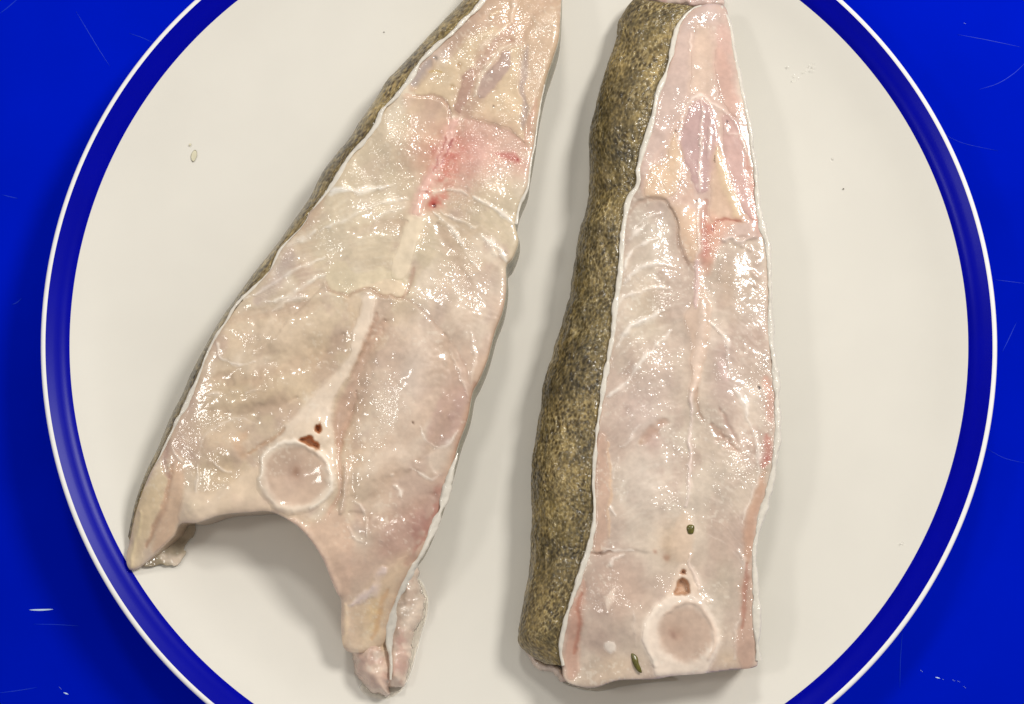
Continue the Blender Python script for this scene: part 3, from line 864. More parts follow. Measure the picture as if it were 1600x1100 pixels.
# canal holes above the vertebra
holes = np.zeros(len(X))
for hp, c in ([(465, 688), (471, 684), (481, 682), (491, 687), (499, 697), (499, 705), (485, 699), (475, 694)], (192, 144, 110)), ([(489, 675), (492, 665), (498, 662), (501, 667), (499, 675), (494, 678)], (186, 134, 98)):
    m, sd = T.poly(hp, rgb(*c), 0.95, 3)
    holes = np.maximum(holes, smooth(-1, 4, sd))
T.blob(494, 704, 7, rgb(206, 176, 150), 0.9, ry=4)
# outer colour: fibre and speckle
f1 = fbm(X, Y, 10, 4, 21); f2 = fbm(X, Y, 40, 4, 22)
T.col *= (1 + 0.035 * f1 + 0.06 * f2)[:, None]
fleck = smooth(0.22, 0.42, fbm(X, Y, 4.5, 2, 24)) * smooth(-0.05, 0.3, fbm(X, Y, 60, 2, 25))
T.mix(fleck, rgb(234, 222, 208), 0.36)
T.col = MEAN + (T.col - MEAN) * np.array([1.36, 1.32, 1.26]) + np.array([-0.002, -0.014, -0.030])
T.wet = (0.22 + 0.36 * smooth(500, 400, Y)) * (0.7 + 0.9 * smooth(0.0, 0.4, fbm(X, Y, 45, 2, 31)))
for cx, cy, r_ in ((330, 745, 34), (690, 640, 40), (570, 590, 26), (700, 260, 90), (470, 700, 20)):
    T.wet = T.wet + 0.35 * np.exp(-((X - cx) ** 2 + (Y - cy) ** 2) / r_ ** 2)
T.wet = np.clip(T.wet * (1 - 0.7 * np.clip(core, 0, 1)), 0.05, 1)
relief = 0.9 * fbm(X, Y, 110, 2, 26) + 0.36 * fbm(X, Y, 42, 3, 27) + 0.05 * fbm(X, Y, 13, 3, 28)
Z = z1(X, Y) + 0.001 * (T.h + relief) - 0.0007 * np.exp(-D / 4.0)
Z = Z - 0.0024 * holes
pieces_from_face(T, X, Y, Z, F, steak1, FILM)
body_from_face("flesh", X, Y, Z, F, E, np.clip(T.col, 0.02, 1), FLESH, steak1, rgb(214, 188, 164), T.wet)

# skin of the first steak
O1 = [(780, -82), (755, -40), (724, 0), (695, 30), (660, 67), (620, 110), (605, 125), (582, 162), (562, 190), (549, 212), (520, 247), (502, 272), (486, 305), (462, 340), (436, 377), (399, 424),
      (367, 468), (344, 500), (319, 544), (300, 580), (284, 618), (271, 642), (257, 674), (245, 704), (228, 738), (211, 786), (200, 838)]
skin_sheet("skin", L1, O1, lambda x, y: z1(x, y) - 0.0008, steak1, 41, z_mid=0.62, tuck=8, nu=700, nv=34, cell=6.0, stretch=1.7, tone=1.12)
sweep_edge("skin_edge", [(800, -75, 8), (775, -38, 9), (752, 4, 9), (722, 36, 9), (697, 60, 11), (662, 90, 9), (649, 110, 9), (636, 130, 9), (618, 152, 8), (598, 173, 10), (588, 196, 9), (568, 222, 10), (551, 238, 9),
                         (533, 266, 8), (514, 297, 8), (488, 328, 2), (474, 350, 1.5), (440, 388, 4), (424, 420, 4), (400, 446, 6), (372, 474, 7), (352, 504, 4), (330, 540, 6), (313, 580, 6), (296, 622, 9), (279, 652, 9), (266, 680, 7),
                         (250, 712, 3), (232, 745, 2)], lambda x, y: z1(x, y) - 0.0004, steak1, 51)
back_wall("skin", [(x, y) for x, y in R1[1:]], lambda x, y: z1(x, y) - 0.0012, steak1, 61, 3.0, -1.0)
sweep_edge("skin_edge", [(850, 132, 3), (842, 178, 4), (835, 226, 4), (827, 272, 4), (824, 292, 5), (813, 319, 6), (806, 350, 6)], lambda x, y: z1(x, y) - 0.0006, steak1, 52)
sweep_edge("skin_edge", [(715, 708, 3), (708, 728, 9), (702, 750, 13), (692, 786, 15), (681, 816, 16), (660, 862, 14), (642, 891, 13), (622, 932, 15), (612, 965, 18), (608, 990, 12), (609, 1015, 9), (611, 1042, 7), (610, 1062, 4)], lambda x, y: z1(x, y) - 0.0009, steak1, 53, hz=0.0012)
# folded belly ends
low_piece("belly_fold", [(552, 1006), (551, 1030), (556, 1056), (570, 1074), (586, 1083), (608, 1087), (612, 1066), (613, 1030), (611, 985), (600, 960), (570, 985)], steak1, 0.0222, (220, 194, 174), 71, FILM, None, 0.75,
          [(595, 1000, 26, (224, 196, 154), 0.8), (580, 1066, 24, (224, 190, 172), 0.7), (560, 1040, 12, (196, 160, 146), 0.6)], 1.3)
low_piece("belly_fold", [(640, 872), (600, 930), (590, 985), (594, 1040), (600, 1068), (616, 1072), (630, 1071), (636, 1050), (641, 1025), (650, 985), (661, 952), (657, 920), (652, 890)], steak1, 0.0200, (214, 190, 172), 72, FILM, None, 0.45,
          [(640, 960, 24, (222, 198, 178), 0.7), (625, 1040, 18, (200, 162, 150), 0.7), (626, 1000, 10, (190, 150, 140), 0.6)], 0.9)
low_piece("belly_flap", [(226, 884), (236, 862), (262, 832), (280, 806), (302, 818), (305, 834), (291, 851), (286, 876), (262, 883)], steak1, 0.0150, (176, 162, 138), 73, SKIN_EDGE, 0.006, 0.3,
          [(262, 868, 20, (190, 176, 150), 0.7), (285, 850, 14, (140, 124, 98), 0.6), (245, 880, 16, (132, 116, 84), 0.5), (270, 880, 10, (200, 190, 170), 0.6)], 1.8)

# =================================================================== TRIMMED STEAK
steak2 = empty("fish_steak", tuple(P(1040, 560, 0.006)), "raw fish steak trimmed straight below the backbone, with a broad brown scaled skin flank", "fish steak", "raw fish steaks on the plate")
L2 = [(1088, 10), (1066, 30), (1055, 55), (1050, 82), (1040, 115), (1028, 147), (1020, 185), (1006, 230), (998, 262), (1000, 278), (998, 293), (984, 312), (977, 338), (972, 375), (971, 412), (967, 450),
      (962, 487), (957, 522), (951, 558), (940, 625), (932, 689), (928, 747), (929, 809), (921, 853), (906, 902), (892, 943), (880, 984), (876, 1018), (879, 1040)]
R2 = [(1125, 8), (1136, 34), (1144, 75), (1154, 130), (1165, 180), (1173, 237), (1177, 262), (1178, 300), (1184, 345), (1194, 387), (1198, 450), (1198, 500), (1202, 560), (1208, 600), (1210, 640), (1210, 690), (1204, 741),
      (1190, 791), (1180, 830), (1175, 867), (1177, 911), (1178, 969), (1180, 1030)]
B2 = [(1177, 1043), (1139, 1047), (1093, 1053), (1052, 1056), (1023, 1061), (967, 1063), (935, 1073), (912, 1074), (884, 1064)]
poly2 = catmull(L2[::-1] + [(x + 4, y) for x, y in R2] + B2, 2.0, True)


def z2(X, Y):
    X = np.asarray(X, float); Y = np.asarray(Y, float)
    z = 0.0325 + 0 * X
    z = z - 0.0060 * smooth(180, 0, Y)
    z = z - 0.0020 * smooth(960, 1060, Y) - 0.0035 * smooth(980, 880, X) * smooth(850, 1050, Y)
    return z


X, Y, F, E, D = cut_face(poly2)
T = Tissue(X, Y, rgb(210, 193, 178), 2)
T.mix(smooth(-0.3, 0.3, fbm(X, Y, 80, 3, 33)), rgb(206, 184, 172), 0.55)
T.mix(smooth(0.02, 0.42, fbm(X * 1.2, Y * 0.8, 70, 4, 303)), rgb(228, 214, 200), 0.55)  # pale patches paint pearly highlights into the flesh
T.mix(smooth(0.02, 0.42, fbm(X * 1.2, Y * 0.8, 62, 4, 304)), rgb(194, 171, 158), 0.55)  # grey-pink patches paint the darks between those highlights
T.blob(1010, 370, 45, rgb(202, 188, 174), 0.8, ry=70)
T.blob(1010, 480, 45, rgb(208, 192, 172), 0.6, ry=70)
T.blob(1150, 440, 40, rgb(203, 183, 164), 0.7, ry=70)
T.blob(1005, 640, 55, rgb(208, 186, 180), 0.5, ry=70)
T.blob(1000, 760, 55, rgb(212, 197, 186), 0.6, ry=80)
T.blob(1130, 760, 50, rgb(209, 194, 180), 0.6, ry=70)
T.blob(1130, 590, 30, rgb(204, 178, 172), 0.5, ry=90)
T.blob(980, 930, 60, rgb(208, 184, 168), 0.7, ry=70)
T.blob(960, 1040, 60, rgb(220, 198, 176), 0.7, ry=30)
T.blob(1130, 900, 30, rgb(206, 189, 172), 0.6, ry=60)
T.blob(1050, 850, 34, rgb(214, 188, 160), 0.5, ry=40)
T.blob(1140, 1030, 36, rgb(216, 194, 172), 0.6, ry=20)
# dorsal end
T.poly([(1088, 5), (1130, 5), (1150, 110), (1172, 230), (1182, 340), (1190, 372), (1140, 372), (1115, 400), (1092, 425), (1070, 400), (1050, 320), (1010, 310), (1000, 290), (1000, 262), (1022, 185), (1040, 115), (1056, 55)], rgb(213, 188, 176), 0.95, 8)
T.poly([(1066, 32), (1085, 30), (1078, 90), (1072, 150), (1050, 200), (1020, 250), (1000, 270), (1020, 190), (1042, 115), (1056, 60)], rgb(208, 186, 176), 0.85, 10)
T.poly([(1085, 42), (1108, 38), (1116, 80), (1120, 120), (1112, 146), (1082, 146), (1080, 90)], rgb(221, 199, 178), 0.6, 22, 0.3, part="fat_patch", mat=FILM)
T.poly([(1120, 72), (1135, 86), (1144, 120), (1155, 164), (1147, 181), (1131, 162), (1121, 122)], rgb(213, 178, 164), 0.7, 14, 0.3, part="muscle_strand", mat=FILM)
T.poly([(1122, 40), (1134, 40), (1142, 85), (1122, 70)], rgb(216, 184, 172), 0.7, 6)
T.blob(1108, 20, 22, rgb(222, 202, 196), 0.7, dh=0.6)
T.poly([(1070, 190), (1065, 215), (1066, 240), (1077, 265), (1080, 285), (1088, 299), (1105, 299), (1120, 262), (1124, 235), (1119, 200), (1112, 170), (1096, 158), (1078, 166)], rgb(204, 175, 170), 0.95, 6, 0.5, part="muscle_strand", mat=FILM)
T.poly([(1130, 180), (1150, 185), (1162, 225), (1170, 300), (1176, 345), (1160, 330), (1142, 285), (1132, 240)], rgb(210, 178, 170), 0.85, 8, 0.2, part="muscle_strand", mat=FILM)
T.poly([(1056, 205), (1049, 225), (1036, 253), (1018, 262), (1010, 285), (1008, 308), (1025, 312), (1042, 312), (1056, 300), (1065, 280), (1067, 255), (1063, 225)], rgb(225, 198, 168), 0.95, 6, 0.9, part="fat_patch", mat=FILM)
T.poly([(1064, 262), (1075, 270), (1080, 292), (1086, 318), (1058, 316), (1046, 312), (1058, 298)], rgb(217, 188, 172), 0.8, 6, 0.2)
T.poly([(1049, 316), (1085, 330), (1093, 350), (1093, 388), (1091, 405), (1082, 412), (1071, 394), (1063, 375), (1057, 350)], rgb(224, 196, 170), 0.95, 6, 0.7, part="fat_patch", mat=FILM)
T.poly([(1117, 225), (1130, 255), (1138, 288), (1152, 318), (1164, 348), (1140, 344), (1112, 346), (1110, 310), (1112, 270)], rgb(220, 192, 168), 0.9, 8, 0.4, part="fat_patch", mat=FILM)
T.line([(1121, 235), (1128, 262), (1134, 285), (1146, 318), (1153, 340)], 8, rgb(228, 207, 174), 0.5, 0.3)
T.poly([(1108, 346), (1130, 342), (1158, 342), (1136, 362), (1122, 385), (1112, 412), (1104, 432), (1096, 430), (1098, 396), (1100, 362)], rgb(217, 178, 158), 0.7, 14)
T.blob(1106, 358, 22, rgb(206, 146, 128), 0.65, ry=26, mod=0.8)
T.blob(1100, 385, 9, rgb(196, 130, 116), 0.6, ry=30)
T.line([(1113, 360), (1120, 350), (1132, 344), (1157, 345)], 2.4, rgb(184, 126, 108), 0.6, -0.2)
T.blob(1114, 358, 3, rgb(120, 52, 40), 0.7)
T.line([(1104, 312), (1102, 340), (1098, 372)], 5, rgb(196, 156, 142), 0.6, -0.5)
T.line([(1168, 245), (1174, 285), (1177, 325), (1182, 350)], 5, rgb(210, 158, 142), 0.55, -0.1)
T.blob(1178, 350, 18, rgb(220, 176, 164), 0.6, ry=30)
for pts, w, al in (([(1063, 190), (1068, 172), (1078, 158), (1097, 149), (1112, 162), (1132, 175), (1146, 186)], 3.2, 0.8), ([(1073, 162), (1086, 154), (1102, 152)], 4.0, 0.85), ([(1146, 188), (1157, 212), (1167, 238)], 2.4, 0.7), ([(1097, 155), (1096, 195), (1095, 230)], 1.8, 0.7),
                   ([(1095, 212), (1094, 272), (1093, 300)], 2.6, 0.9), ([(1110, 165), (1109, 200), (1106, 250)], 2.0, 0.5), ([(1063, 190), (1062, 225)], 2.2, 0.5), ([(1134, 190), (1135, 208), (1148, 212), (1157, 208)], 2.2, 0.5), ([(1093, 312), (1092, 350), (1091, 400)], 2.4, 0.6), ([(1078, 50), (1078, 80)], 2.0, 0.7)):
    T.line(pts, w, rgb(236, 218, 208), al, 0.3, part="membrane", mat=FILM, taper=0.5, mod=0.4)
T.blob(1030, 203, 11, rgb(222, 198, 188), 0.7, dh=0.4)
for cx, cy, r, c in ((1056, 204, 3, (130, 100, 84)), (1090, 314, 2.5, (66, 52, 48)), (1135, 190, 2.5, (120, 92, 88)), (1187, 606, 3, (50, 34, 28)), (941, 863, 4, (120, 96, 80))):
    T.blob(cx, cy, r, rgb(*c), 0.9, dh=-0.3)
# muscle domes
dome = [(984, 330), (996, 318), (1012, 312), (1035, 312), (1047, 322), (1055, 345), (1060, 380), (1072, 405), (1082, 424)]
sh, d_ = T.step(dome, 1.1, 6, 55, False)
T.line(dome, 3.0, rgb(188, 160, 142), 0.4, -0.2)
T.mix(np.exp(-((X - 1030) / 22) ** 2 - ((Y - 325) / 22) ** 2), rgb(190, 168, 156), 0.5)
sh, d_ = T.step([(1112, 420), (1122, 395), (1134, 378), (1158, 374), (1184, 378)], 0.8, 6, 50, False)
T.line([(1130, 376), (1145, 371), (1155, 378), (1180, 371)], 5, rgb(228, 210, 202), 0.7, 0.5, part="membrane", mat=FILM, mod=0.5)
T.poly([(1145, 355), (1162, 350), (1178, 360), (1180, 372), (1150, 374)], rgb(214, 190, 178), 0.8, 6, 0.3)
for cx, cy, rr in ((1172, 388, 5), (1182, 398, 6), (1184, 410, 5), (1178, 424, 6), (1184, 430, 6), (1180, 445, 4), (1160, 384, 4)):
    T.blob(cx, cy, rr, rgb(228, 206, 196), 0.6, dh=0.4)
# septa
for pts, w, al in (([(982, 373), (990, 364), (1008, 349)], 3.8, 0.85), ([(976, 420), (985, 397), (1002, 380), (1028, 370)], 3.6, 0.9), ([(976, 438), (987, 427), (1005, 417), (1027, 413), (1050, 417)], 3.4, 0.85),
                   ([(967, 480), (975, 462), (997, 457), (1020, 450), (1046, 450)], 3.6, 0.9), ([(970, 524), (992, 507), (1015, 495), (1036, 484)], 3.8, 0.85), ([(964, 544), (975, 523), (998, 503), (1012, 494)], 3.2, 0.7), ([(950, 623), (975, 599), (1004, 564), (1047, 514)], 4.0, 0.85),
                   ([(972, 698), (986, 683), (999, 664)], 2.8, 0.55), ([(957, 747), (967, 715)], 2.4, 0.4), ([(953, 790), (964, 806)], 2.6, 0.75), ([(1108, 503), (1129, 523), (1137, 546), (1143, 594)], 3.0, 0.55),
                   ([(1149, 610), (1158, 622), (1164, 634), (1167, 651)], 3.4, 0.8), ([(1167, 651), (1178, 675), (1186, 704), (1184, 747), (1169, 791), (1160, 816)], 2.6, 0.65), ([(985, 358), (1008, 340), (1030, 330)], 2.6, 0.45),
                   ([(1150, 858), (1160, 872), (1166, 892), (1164, 915)], 2.8, 0.5), ([(942, 864), (958, 860), (992, 861)], 2.4, 0.7), ([(957, 884), (960, 874), (978, 868)], 3.0, 0.6), ([(1156, 960), (1148, 985), (1152, 1020), (1146, 1030)], 3.0, 0.5), ([(990, 960), (992, 980), (996, 1010)], 2.4, 0.3)):
    T.line(pts, w, rgb(242, 231, 223), al, 0.25, part="membrane", mat=FILM, taper=0.75, mod=0.5)
for k in range(46):
    y_ = 400 + 9.6 * k + random.uniform(-4, 4)
    xl = np.interp(y_ + 60, [p[1] for p in L2], [p[0] for p in L2])
    T.line([(1070, y_ - 6), (0.55 * 1070 + 0.45 * xl, y_ + 12), (xl + 8, y_ + 62)], random.uniform(1.0, 2.2), rgb(228, 216, 204), random.uniform(0.10, 0.38), 0.03, mod=0.9, taper=1.0)
    xr = np.interp(y_ + 55, [p[1] for p in R2], [p[0] for p in R2])
    T.line([(1092, y_ - 4), (0.5 * 1092 + 0.5 * xr, y_ + 14), (xr - 8, y_ + 56)], random.uniform(1.0, 2.0), rgb(228, 212, 202), random.uniform(0.10, 0.35), 0.03, mod=0.9, taper=1.0)
T.poly([(1120, 568), (1128, 566), (1135, 582), (1141, 594), (1136, 598), (1124, 584)], rgb(224, 200, 192), 0.8, 5, 0.5)
# midline
T.poly([(1085, 420), (1098, 422), (1103, 450), (1114, 478), (1110, 520), (1097, 575), (1087, 614), (1077, 606), (1080, 560), (1078, 524), (1068, 500), (1082, 468)], rgb(221, 197, 180), 0.85, 8, 0.5, part="midline_tendon", mat=FILM)
T.line([(1090, 405), (1088, 440), (1086, 480)], 5, rgb(226, 200, 196), 0.8, 0.3)
T.line([(1098, 470), (1095, 530), (1086, 590), (1081, 628)], 7, rgb(229, 208, 194), 0.7, 0.3)
T.line([(1082, 610), (1080, 660), (1076, 747), (1073, 790)], 3.2, rgb(238, 220, 212), 0.9, 0.5, part="midline_tendon", mat=FILM, taper=0.3, mod=0.3)
T.line([(1090, 608), (1090, 635), (1098, 660)], 3.5, rgb(188, 158, 138), 0.5, -0.7)
T.poly([(1071, 797), (1058, 812), (1047, 838), (1050, 866), (1060, 880), (1079, 878), (1083, 840), (1078, 800)], rgb(221, 199, 180), 0.75, 10, 0.4)
T.line([(1079, 866), (1080, 885), (1092, 905), (1094, 925)], 3, rgb(236, 216, 204), 0.7, 0.4)
for cx, cy, r_, ry_, ro, dh in ((1015, 400, 40, 90, 0, 0.9), (1145, 470, 45, 100, 0, 0.9), (1005, 590, 55, 90, 0, 0.8), (1140, 740, 40, 90, 0, 0.8), (1005, 770, 55, 80, 0, 0.8), (975, 960, 60, 70, 0, 0.7), (1135, 610, 36, 70, 0, 0.7)):
    T.blob(cx, cy, r_, WHITE, 0.0, ry=ry_, rot=ro, dh=1.5 * dh)
# brownish creases
T.line([(1000, 692), (1015, 676), (1040, 656)], 7, rgb(190, 158, 140), 0.65, -0.9, mod=0.6)
T.line([(1112, 664), (1136, 689), (1154, 706)], 7, rgb(188, 154, 136), 0.65, -0.9, mod=0.6)
T.line([(1124, 640), (1140, 668), (1152, 694)], 4, rgb(184, 154, 140), 0.4, -0.5)
T.blob(1020, 690, 20, rgb(206, 176, 166), 0.5)
T.blob(1002, 690, 7, rgb(226, 202, 182), 0.6, dh=0.4)
T.blob(1042, 870, 8, rgb(176, 134, 110), 0.5); T.blob(1024, 862, 5, rgb(180, 140, 120), 0.5)
# red muscle under the skin, both flanks
T.line([(1196, 590), (1203, 625), (1206, 660)], 7, rgb(210, 168, 152), 0.6, -0.3)
T.line([(1197, 680), (1199, 705), (1193, 728)], 7, rgb(202, 142, 128), 0.6, -0.4)
T.blob(1194, 716, 8, rgb(190, 112, 104), 0.4)
T.poly([(1196, 735), (1192, 780), (1180, 820), (1174, 860), (1168, 882), (1160, 862), (1163, 820), (1176, 780), (1186, 745)], rgb(204, 166, 142), 0.65, 12, -0.4, part="red_muscle", mat=FILM)
T.poly([(1160, 905), (1176, 890), (1177, 960), (1179, 1035), (1160, 1042), (1150, 1005), (1156, 960)], rgb(203, 171, 154), 0.65, 12, -0.5, part="red_muscle", mat=FILM)
T.line([(1166, 880), (1164, 930), (1160, 980)], 4, rgb(186, 140, 122), 0.6, -0.5)
T.poly([(936, 680), (950, 690), (952, 760), (948, 830), (942, 862), (928, 862), (931, 800), (930, 740)], rgb(208, 177, 158), 0.65, 12, -0.4, part="red_muscle", mat=FILM)
T.line([(952, 690), (953, 760), (949, 840)], 2.4, rgb(226, 196, 168), 0.6, 0.2)
T.poly([(912, 905), (914, 940), (906, 990), (900, 1055), (884, 1058), (880, 1020), (886, 980), (898, 940)], rgb(202, 163, 145), 0.65, 12, -0.5, part="red_muscle", mat=FILM)
T.line([(908, 930), (903, 980), (896, 1020)], 4, rgb(180, 128, 108), 0.5, -0.4)
sh, d_ = T.step([(924, 866), (941, 865), (965, 860), (995, 862), (1020, 868)], 0.8, 5, 70, False)
T.line([(924, 866), (941, 865), (958, 862)], 2.2, rgb(150, 122, 104), 0.6, -0.4)
# vertebra
T.poly([(1036, 945), (1050, 915), (1056, 890), (1066, 882), (1077, 886), (1086, 905), (1096, 925), (1108, 945)], rgb(226, 206, 190), 0.9, 7, 0.5, part="neural_arch", mat=BONE, lift=0.35)
T.poly([(1004, 1000), (1012, 965), (1030, 940), (1052, 928), (1084, 930), (1106, 946), (1120, 975), (1125, 1005), (1116, 1035), (1098, 1053), (1050, 1058), (1022, 1058), (1018, 1035)], rgb(235, 219, 206), 1.0, 12, 1.0, flat=True, part="vertebra", mat=BONE, lift=0.45)
T.line([(1022, 1040), (1010, 1005), (1014, 970), (1032, 945)], 6, rgb(242, 228, 216), 0.6, 0.3)
T.blob(1071, 990, 48, rgb(211, 188, 172), 1.0, ry=51, hard=0.72, dh=-0.4, part="vertebra_core", mat=BONE, lift=0.15, sub="vertebra")
T.line([(1040, 960), (1062, 943), (1090, 945), (1110, 968), (1117, 1000), (1108, 1030)], 3.5, rgb(222, 200, 184), 0.6, 0.3)
dd = np.hypot(X - 1058, Y - 990)
T.h -= 1.2 * np.clip(1 - dd / 45, 0, 1)
T.blob(1056, 990, 24, rgb(198, 168, 150), 0.55); T.blob(1052, 992, 9, rgb(178, 148, 134), 0.65)
T.poly([(944, 944), (948, 928), (958, 918), (960, 930), (955, 948), (949, 956)], rgb(232, 212, 198), 0.9, 4, 0.5, part="membrane", mat=FILM)
T.poly([(946, 1004), (960, 1003), (963, 1018), (954, 1022), (946, 1014)], rgb(240, 228, 218), 0.85, 5, 0.3, part="membrane", mat=FILM)  # squarish wet glint, painted in near-white
holes = np.zeros(len(X))
for hp, c in ([(1053, 925), (1058, 915), (1061, 908), (1066, 904), (1077, 910), (1080, 922), (1081, 928), (1056, 929)], (196, 162, 136)), ([(1061, 899), (1066, 891), (1073, 891), (1075, 899)], (202, 170, 148)):
    m, sd = T.poly(hp, rgb(*c), 0.95, 3)
    holes = np.maximum(holes, smooth(-1, 4, sd))
T.blob(1070, 923, 7, rgb(214, 184, 158), 0.9, ry=4)
T.line([(1059, 917), (1068, 919), (1078, 914)], 2, rgb(214, 186, 164), 0.6)
# bottom fringe
T.blob(940, 1060, 60, rgb(222, 200, 180), 0.6, ry=18)
f1 = fbm(X, Y, 9, 4, 81); f2 = fbm(X, Y, 38, 4, 82)
T.col *= (1 + 0.035 * f1 + 0.06 * f2)[:, None]
fleck = smooth(0.22, 0.42, fbm(X, Y, 4.5, 2, 84)) * smooth(-0.05, 0.3, fbm(X, Y, 60, 2, 85))
T.mix(fleck, rgb(236, 226, 214), 0.42)  # whitish flecks paint fine wet glints into the flesh colour
T.col = MEAN + (T.col - MEAN) * np.array([1.36, 1.32, 1.26]) + np.array([-0.002, -0.014, -0.030])
T.wet = np.clip((0.32 + 0.32 * smooth(330, 420, Y)) * (0.75 + 0.8 * smooth(0.0, 0.4, fbm(X, Y, 45, 2, 32))), 0.05, 0.95)
T.wet *= 1 - 0.7 * np.exp(-(((X - 1071) / 46) ** 2 + ((Y - 990) / 48) ** 2) ** 2)
relief = 0.7 * fbm(X, Y, 110, 2, 86) + 0.32 * fbm(X, Y, 42, 3, 87) + 0.05 * fbm(X, Y, 13, 3, 88)
Z = z2(X, Y) + 0.001 * (T.h + relief) - 0.0006 * np.exp(-D / 4.0) - 0.0020 * holes
pieces_from_face(T, X, Y, Z, F, steak2, FILM)
body_from_face("flesh", X, Y, Z, F, E, np.clip(T.col, 0.02, 1), FLESH, steak2, rgb(216, 190, 168), T.wet)

O2 = [(990, -2), (980, 10), (967, 32), (961, 67), (947, 107), (933, 155), (921, 210), (920, 272), (919, 312), (907, 357), (897, 410), (890, 462), (878, 506), (866, 544), (849, 599), (844, 637), (835, 698),
      (829, 741), (830, 780), (830, 824), (826, 896), (816, 955), (809, 1001), (826, 1022), (850, 1037)]
skin_sheet("skin", L2, O2, lambda x, y: z2(x, y) - 0.0006, steak2, 43, z_mid=0.42, tuck=16, nu=760, nv=96, cell=4.8, stretch=1.7, tone=1.0)
sweep_edge("skin_edge", [(1096, 9, 4), (1082, 14, 5), (1066, 30, 7), (1055, 55, 7), (1050, 82, 8), (1040, 115, 8), (1028, 147, 8), (1020, 185, 9), (1006, 230, 10), (998, 262, 10), (999, 280, 10), (997, 293, 10), (984, 312, 10), (977, 338, 9), (972, 375, 9),
                         (970, 412, 9), (966, 450, 9), (961, 487, 10), (957, 522, 10), (951, 558, 9), (940, 625, 10), (932, 689, 7), (928, 747, 7), (929, 809, 6), (922, 851, 9), (906, 902, 11), (892, 943, 9), (880, 984, 8), (876, 1018, 7), (880, 1040, 5)],
           lambda x, y: z2(x, y) - 0.0002, steak2, 54, hz=0.0006)
R2e = [(1126, 10, 8), (1138, 34, 8), (1147, 75, 8), (1157, 130, 9), (1168, 180, 9), (1176, 237, 9), (1180, 262, 10), (1182, 300, 12), (1189, 345, 12), (1199, 387, 13), (1203, 450, 13), (1203, 500, 14), (1208, 560, 14), (1213, 600, 14),
       (1215, 640, 14), (1214, 690, 14), (1208, 741, 14), (1195, 791, 13), (1184, 830, 12), (1179, 867, 12), (1181, 911, 12), (1182, 969, 12), (1185, 1032, 10)]
sweep_edge("skin_edge", [(x, y, 1.0 * w) for x, y, w in R2e], lambda x, y: z2(x, y) - 0.0003, steak2, 55, hz=0.0007)
back_wall("skin", [(x + 2, y) for x, y, w in R2e], lambda x, y: z2(x, y) - 0.0010, steak2, 63, 3.0, -1.0)
low_piece("flank_end", [(812, 1004), (826, 1018), (850, 1034), (876, 1044), (888, 1060), (880, 1066), (862, 1050), (836, 1042), (824, 1026)], steak2, 0.0150, (228, 208, 194), 75, FILM, None, 0.3, [], 0.8)
low_piece("tail_end", [(1008, 4), (1030, 8), (1060, 12), (1092, 10), (1120, 10), (1128, 4), (1118, -6), (1060, -14), (1015, -8)], steak2, 0.0190, (206, 180, 170), 76, FILM, None, 0.3, [], 1.0)

# =================================================================== small things
def flat_bit(name, cx, cy, z, outline, mat, parent=None, thick=0.0005, cup=0.0003):
    """a small piece with a domed top; outline in pixels about its centre"""
    p = np.asarray(outline, float)
    p = catmull(p, 1.2, True)
    n = len(p)
    rings = []
    zz = z(cx + p[:, 0], cy + p[:, 1]) if callable(z) else np.full(n, z)
    z0 = float(np.mean(zz))
    for f, dz in ((1.0, 0.0), (1.0, thick * 0.6), (0.86, thick), (0.5, thick + cup), (0.02, thick + cup * 1.2)):
        rings.append(P(cx + p[:, 0] * f, cy + p[:, 1] * f, zz * f + z0 * (1 - f) + dz))
    G = np.stack(rings, 0)
    if parent is None:
        c = P(cx, cy, z0)
        o = sheet(name, (G - c)[:, ::-1], mat, None, None, wrap=True)
        o.location = c
    else:
        o = sheet(name, (G - np.array(parent.location))[:, ::-1], mat, parent, None, wrap=True)
    return o


def surface_of(o_name, parent):
    for c in parent.children:
        if c.name.split(".")[0] == o_name:
            me = c.data
            v = np.zeros(len(me.vertices) * 3, np.float32); me.vertices.foreach_get("co", v)
            return v.reshape(-1, 3)


# parts were built in world metres: hang them under their steak's own origin
for st in (steak1, steak2, ):
    off = np.array(st.location)
    for c in st.children:
        me = c.data
        v = np.zeros(len(me.vertices) * 3, np.float32); me.vertices.foreach_get("co", v)
        me.vertices.foreach_set("co", (v.reshape(-1, 3) - off).astype(np.float32).ravel())
        me.update()
        for g in c.children:
            mg = g.data
            v = np.zeros(len(mg.vertices) * 3, np.float32); mg.vertices.foreach_get("co", v)
            mg.vertices.foreach_set("co", (v.reshape(-1, 3) - off).astype(np.float32).ravel())
            mg.update()

S2 = surface_of("flesh", steak2) + np.array(steak2.location)


def top_z(cx, cy, rad=0.0015):
    w = P(cx, cy, 0.032)
    m = np.hypot(S2[:, 0] - w[0], S2[:, 1] - w[1]) < rad
    return float(S2[m, 2].max())


h = flat_bit("herb_fleck", 1079, 827, top_z(1079, 827), [(-6, -3), (-3, -7), (3, -7), (6, -4), (5, 4), (3, 7), (-3, 7), (-5, 3)], HERB, None, 0.0003, 0.0002)
tag(h, "small squarish olive green herb fleck on the steak's midline", "herb fleck", "herb flecks on the trimmed steak")
h = flat_bit("herb_fleck", 994, 1036, top_z(994, 1036), [(-8, -14), (-4, -15), (2, -9), (4, 0), (7, 7), (9, 15), (4, 14), (-2, 7), (-6, -2)], HERB, None, 0.0003, 0.0003)
tag(h, "slender pointed olive green herb leaf beside the vertebra", "herb fleck", "herb flecks on the trimmed steak")


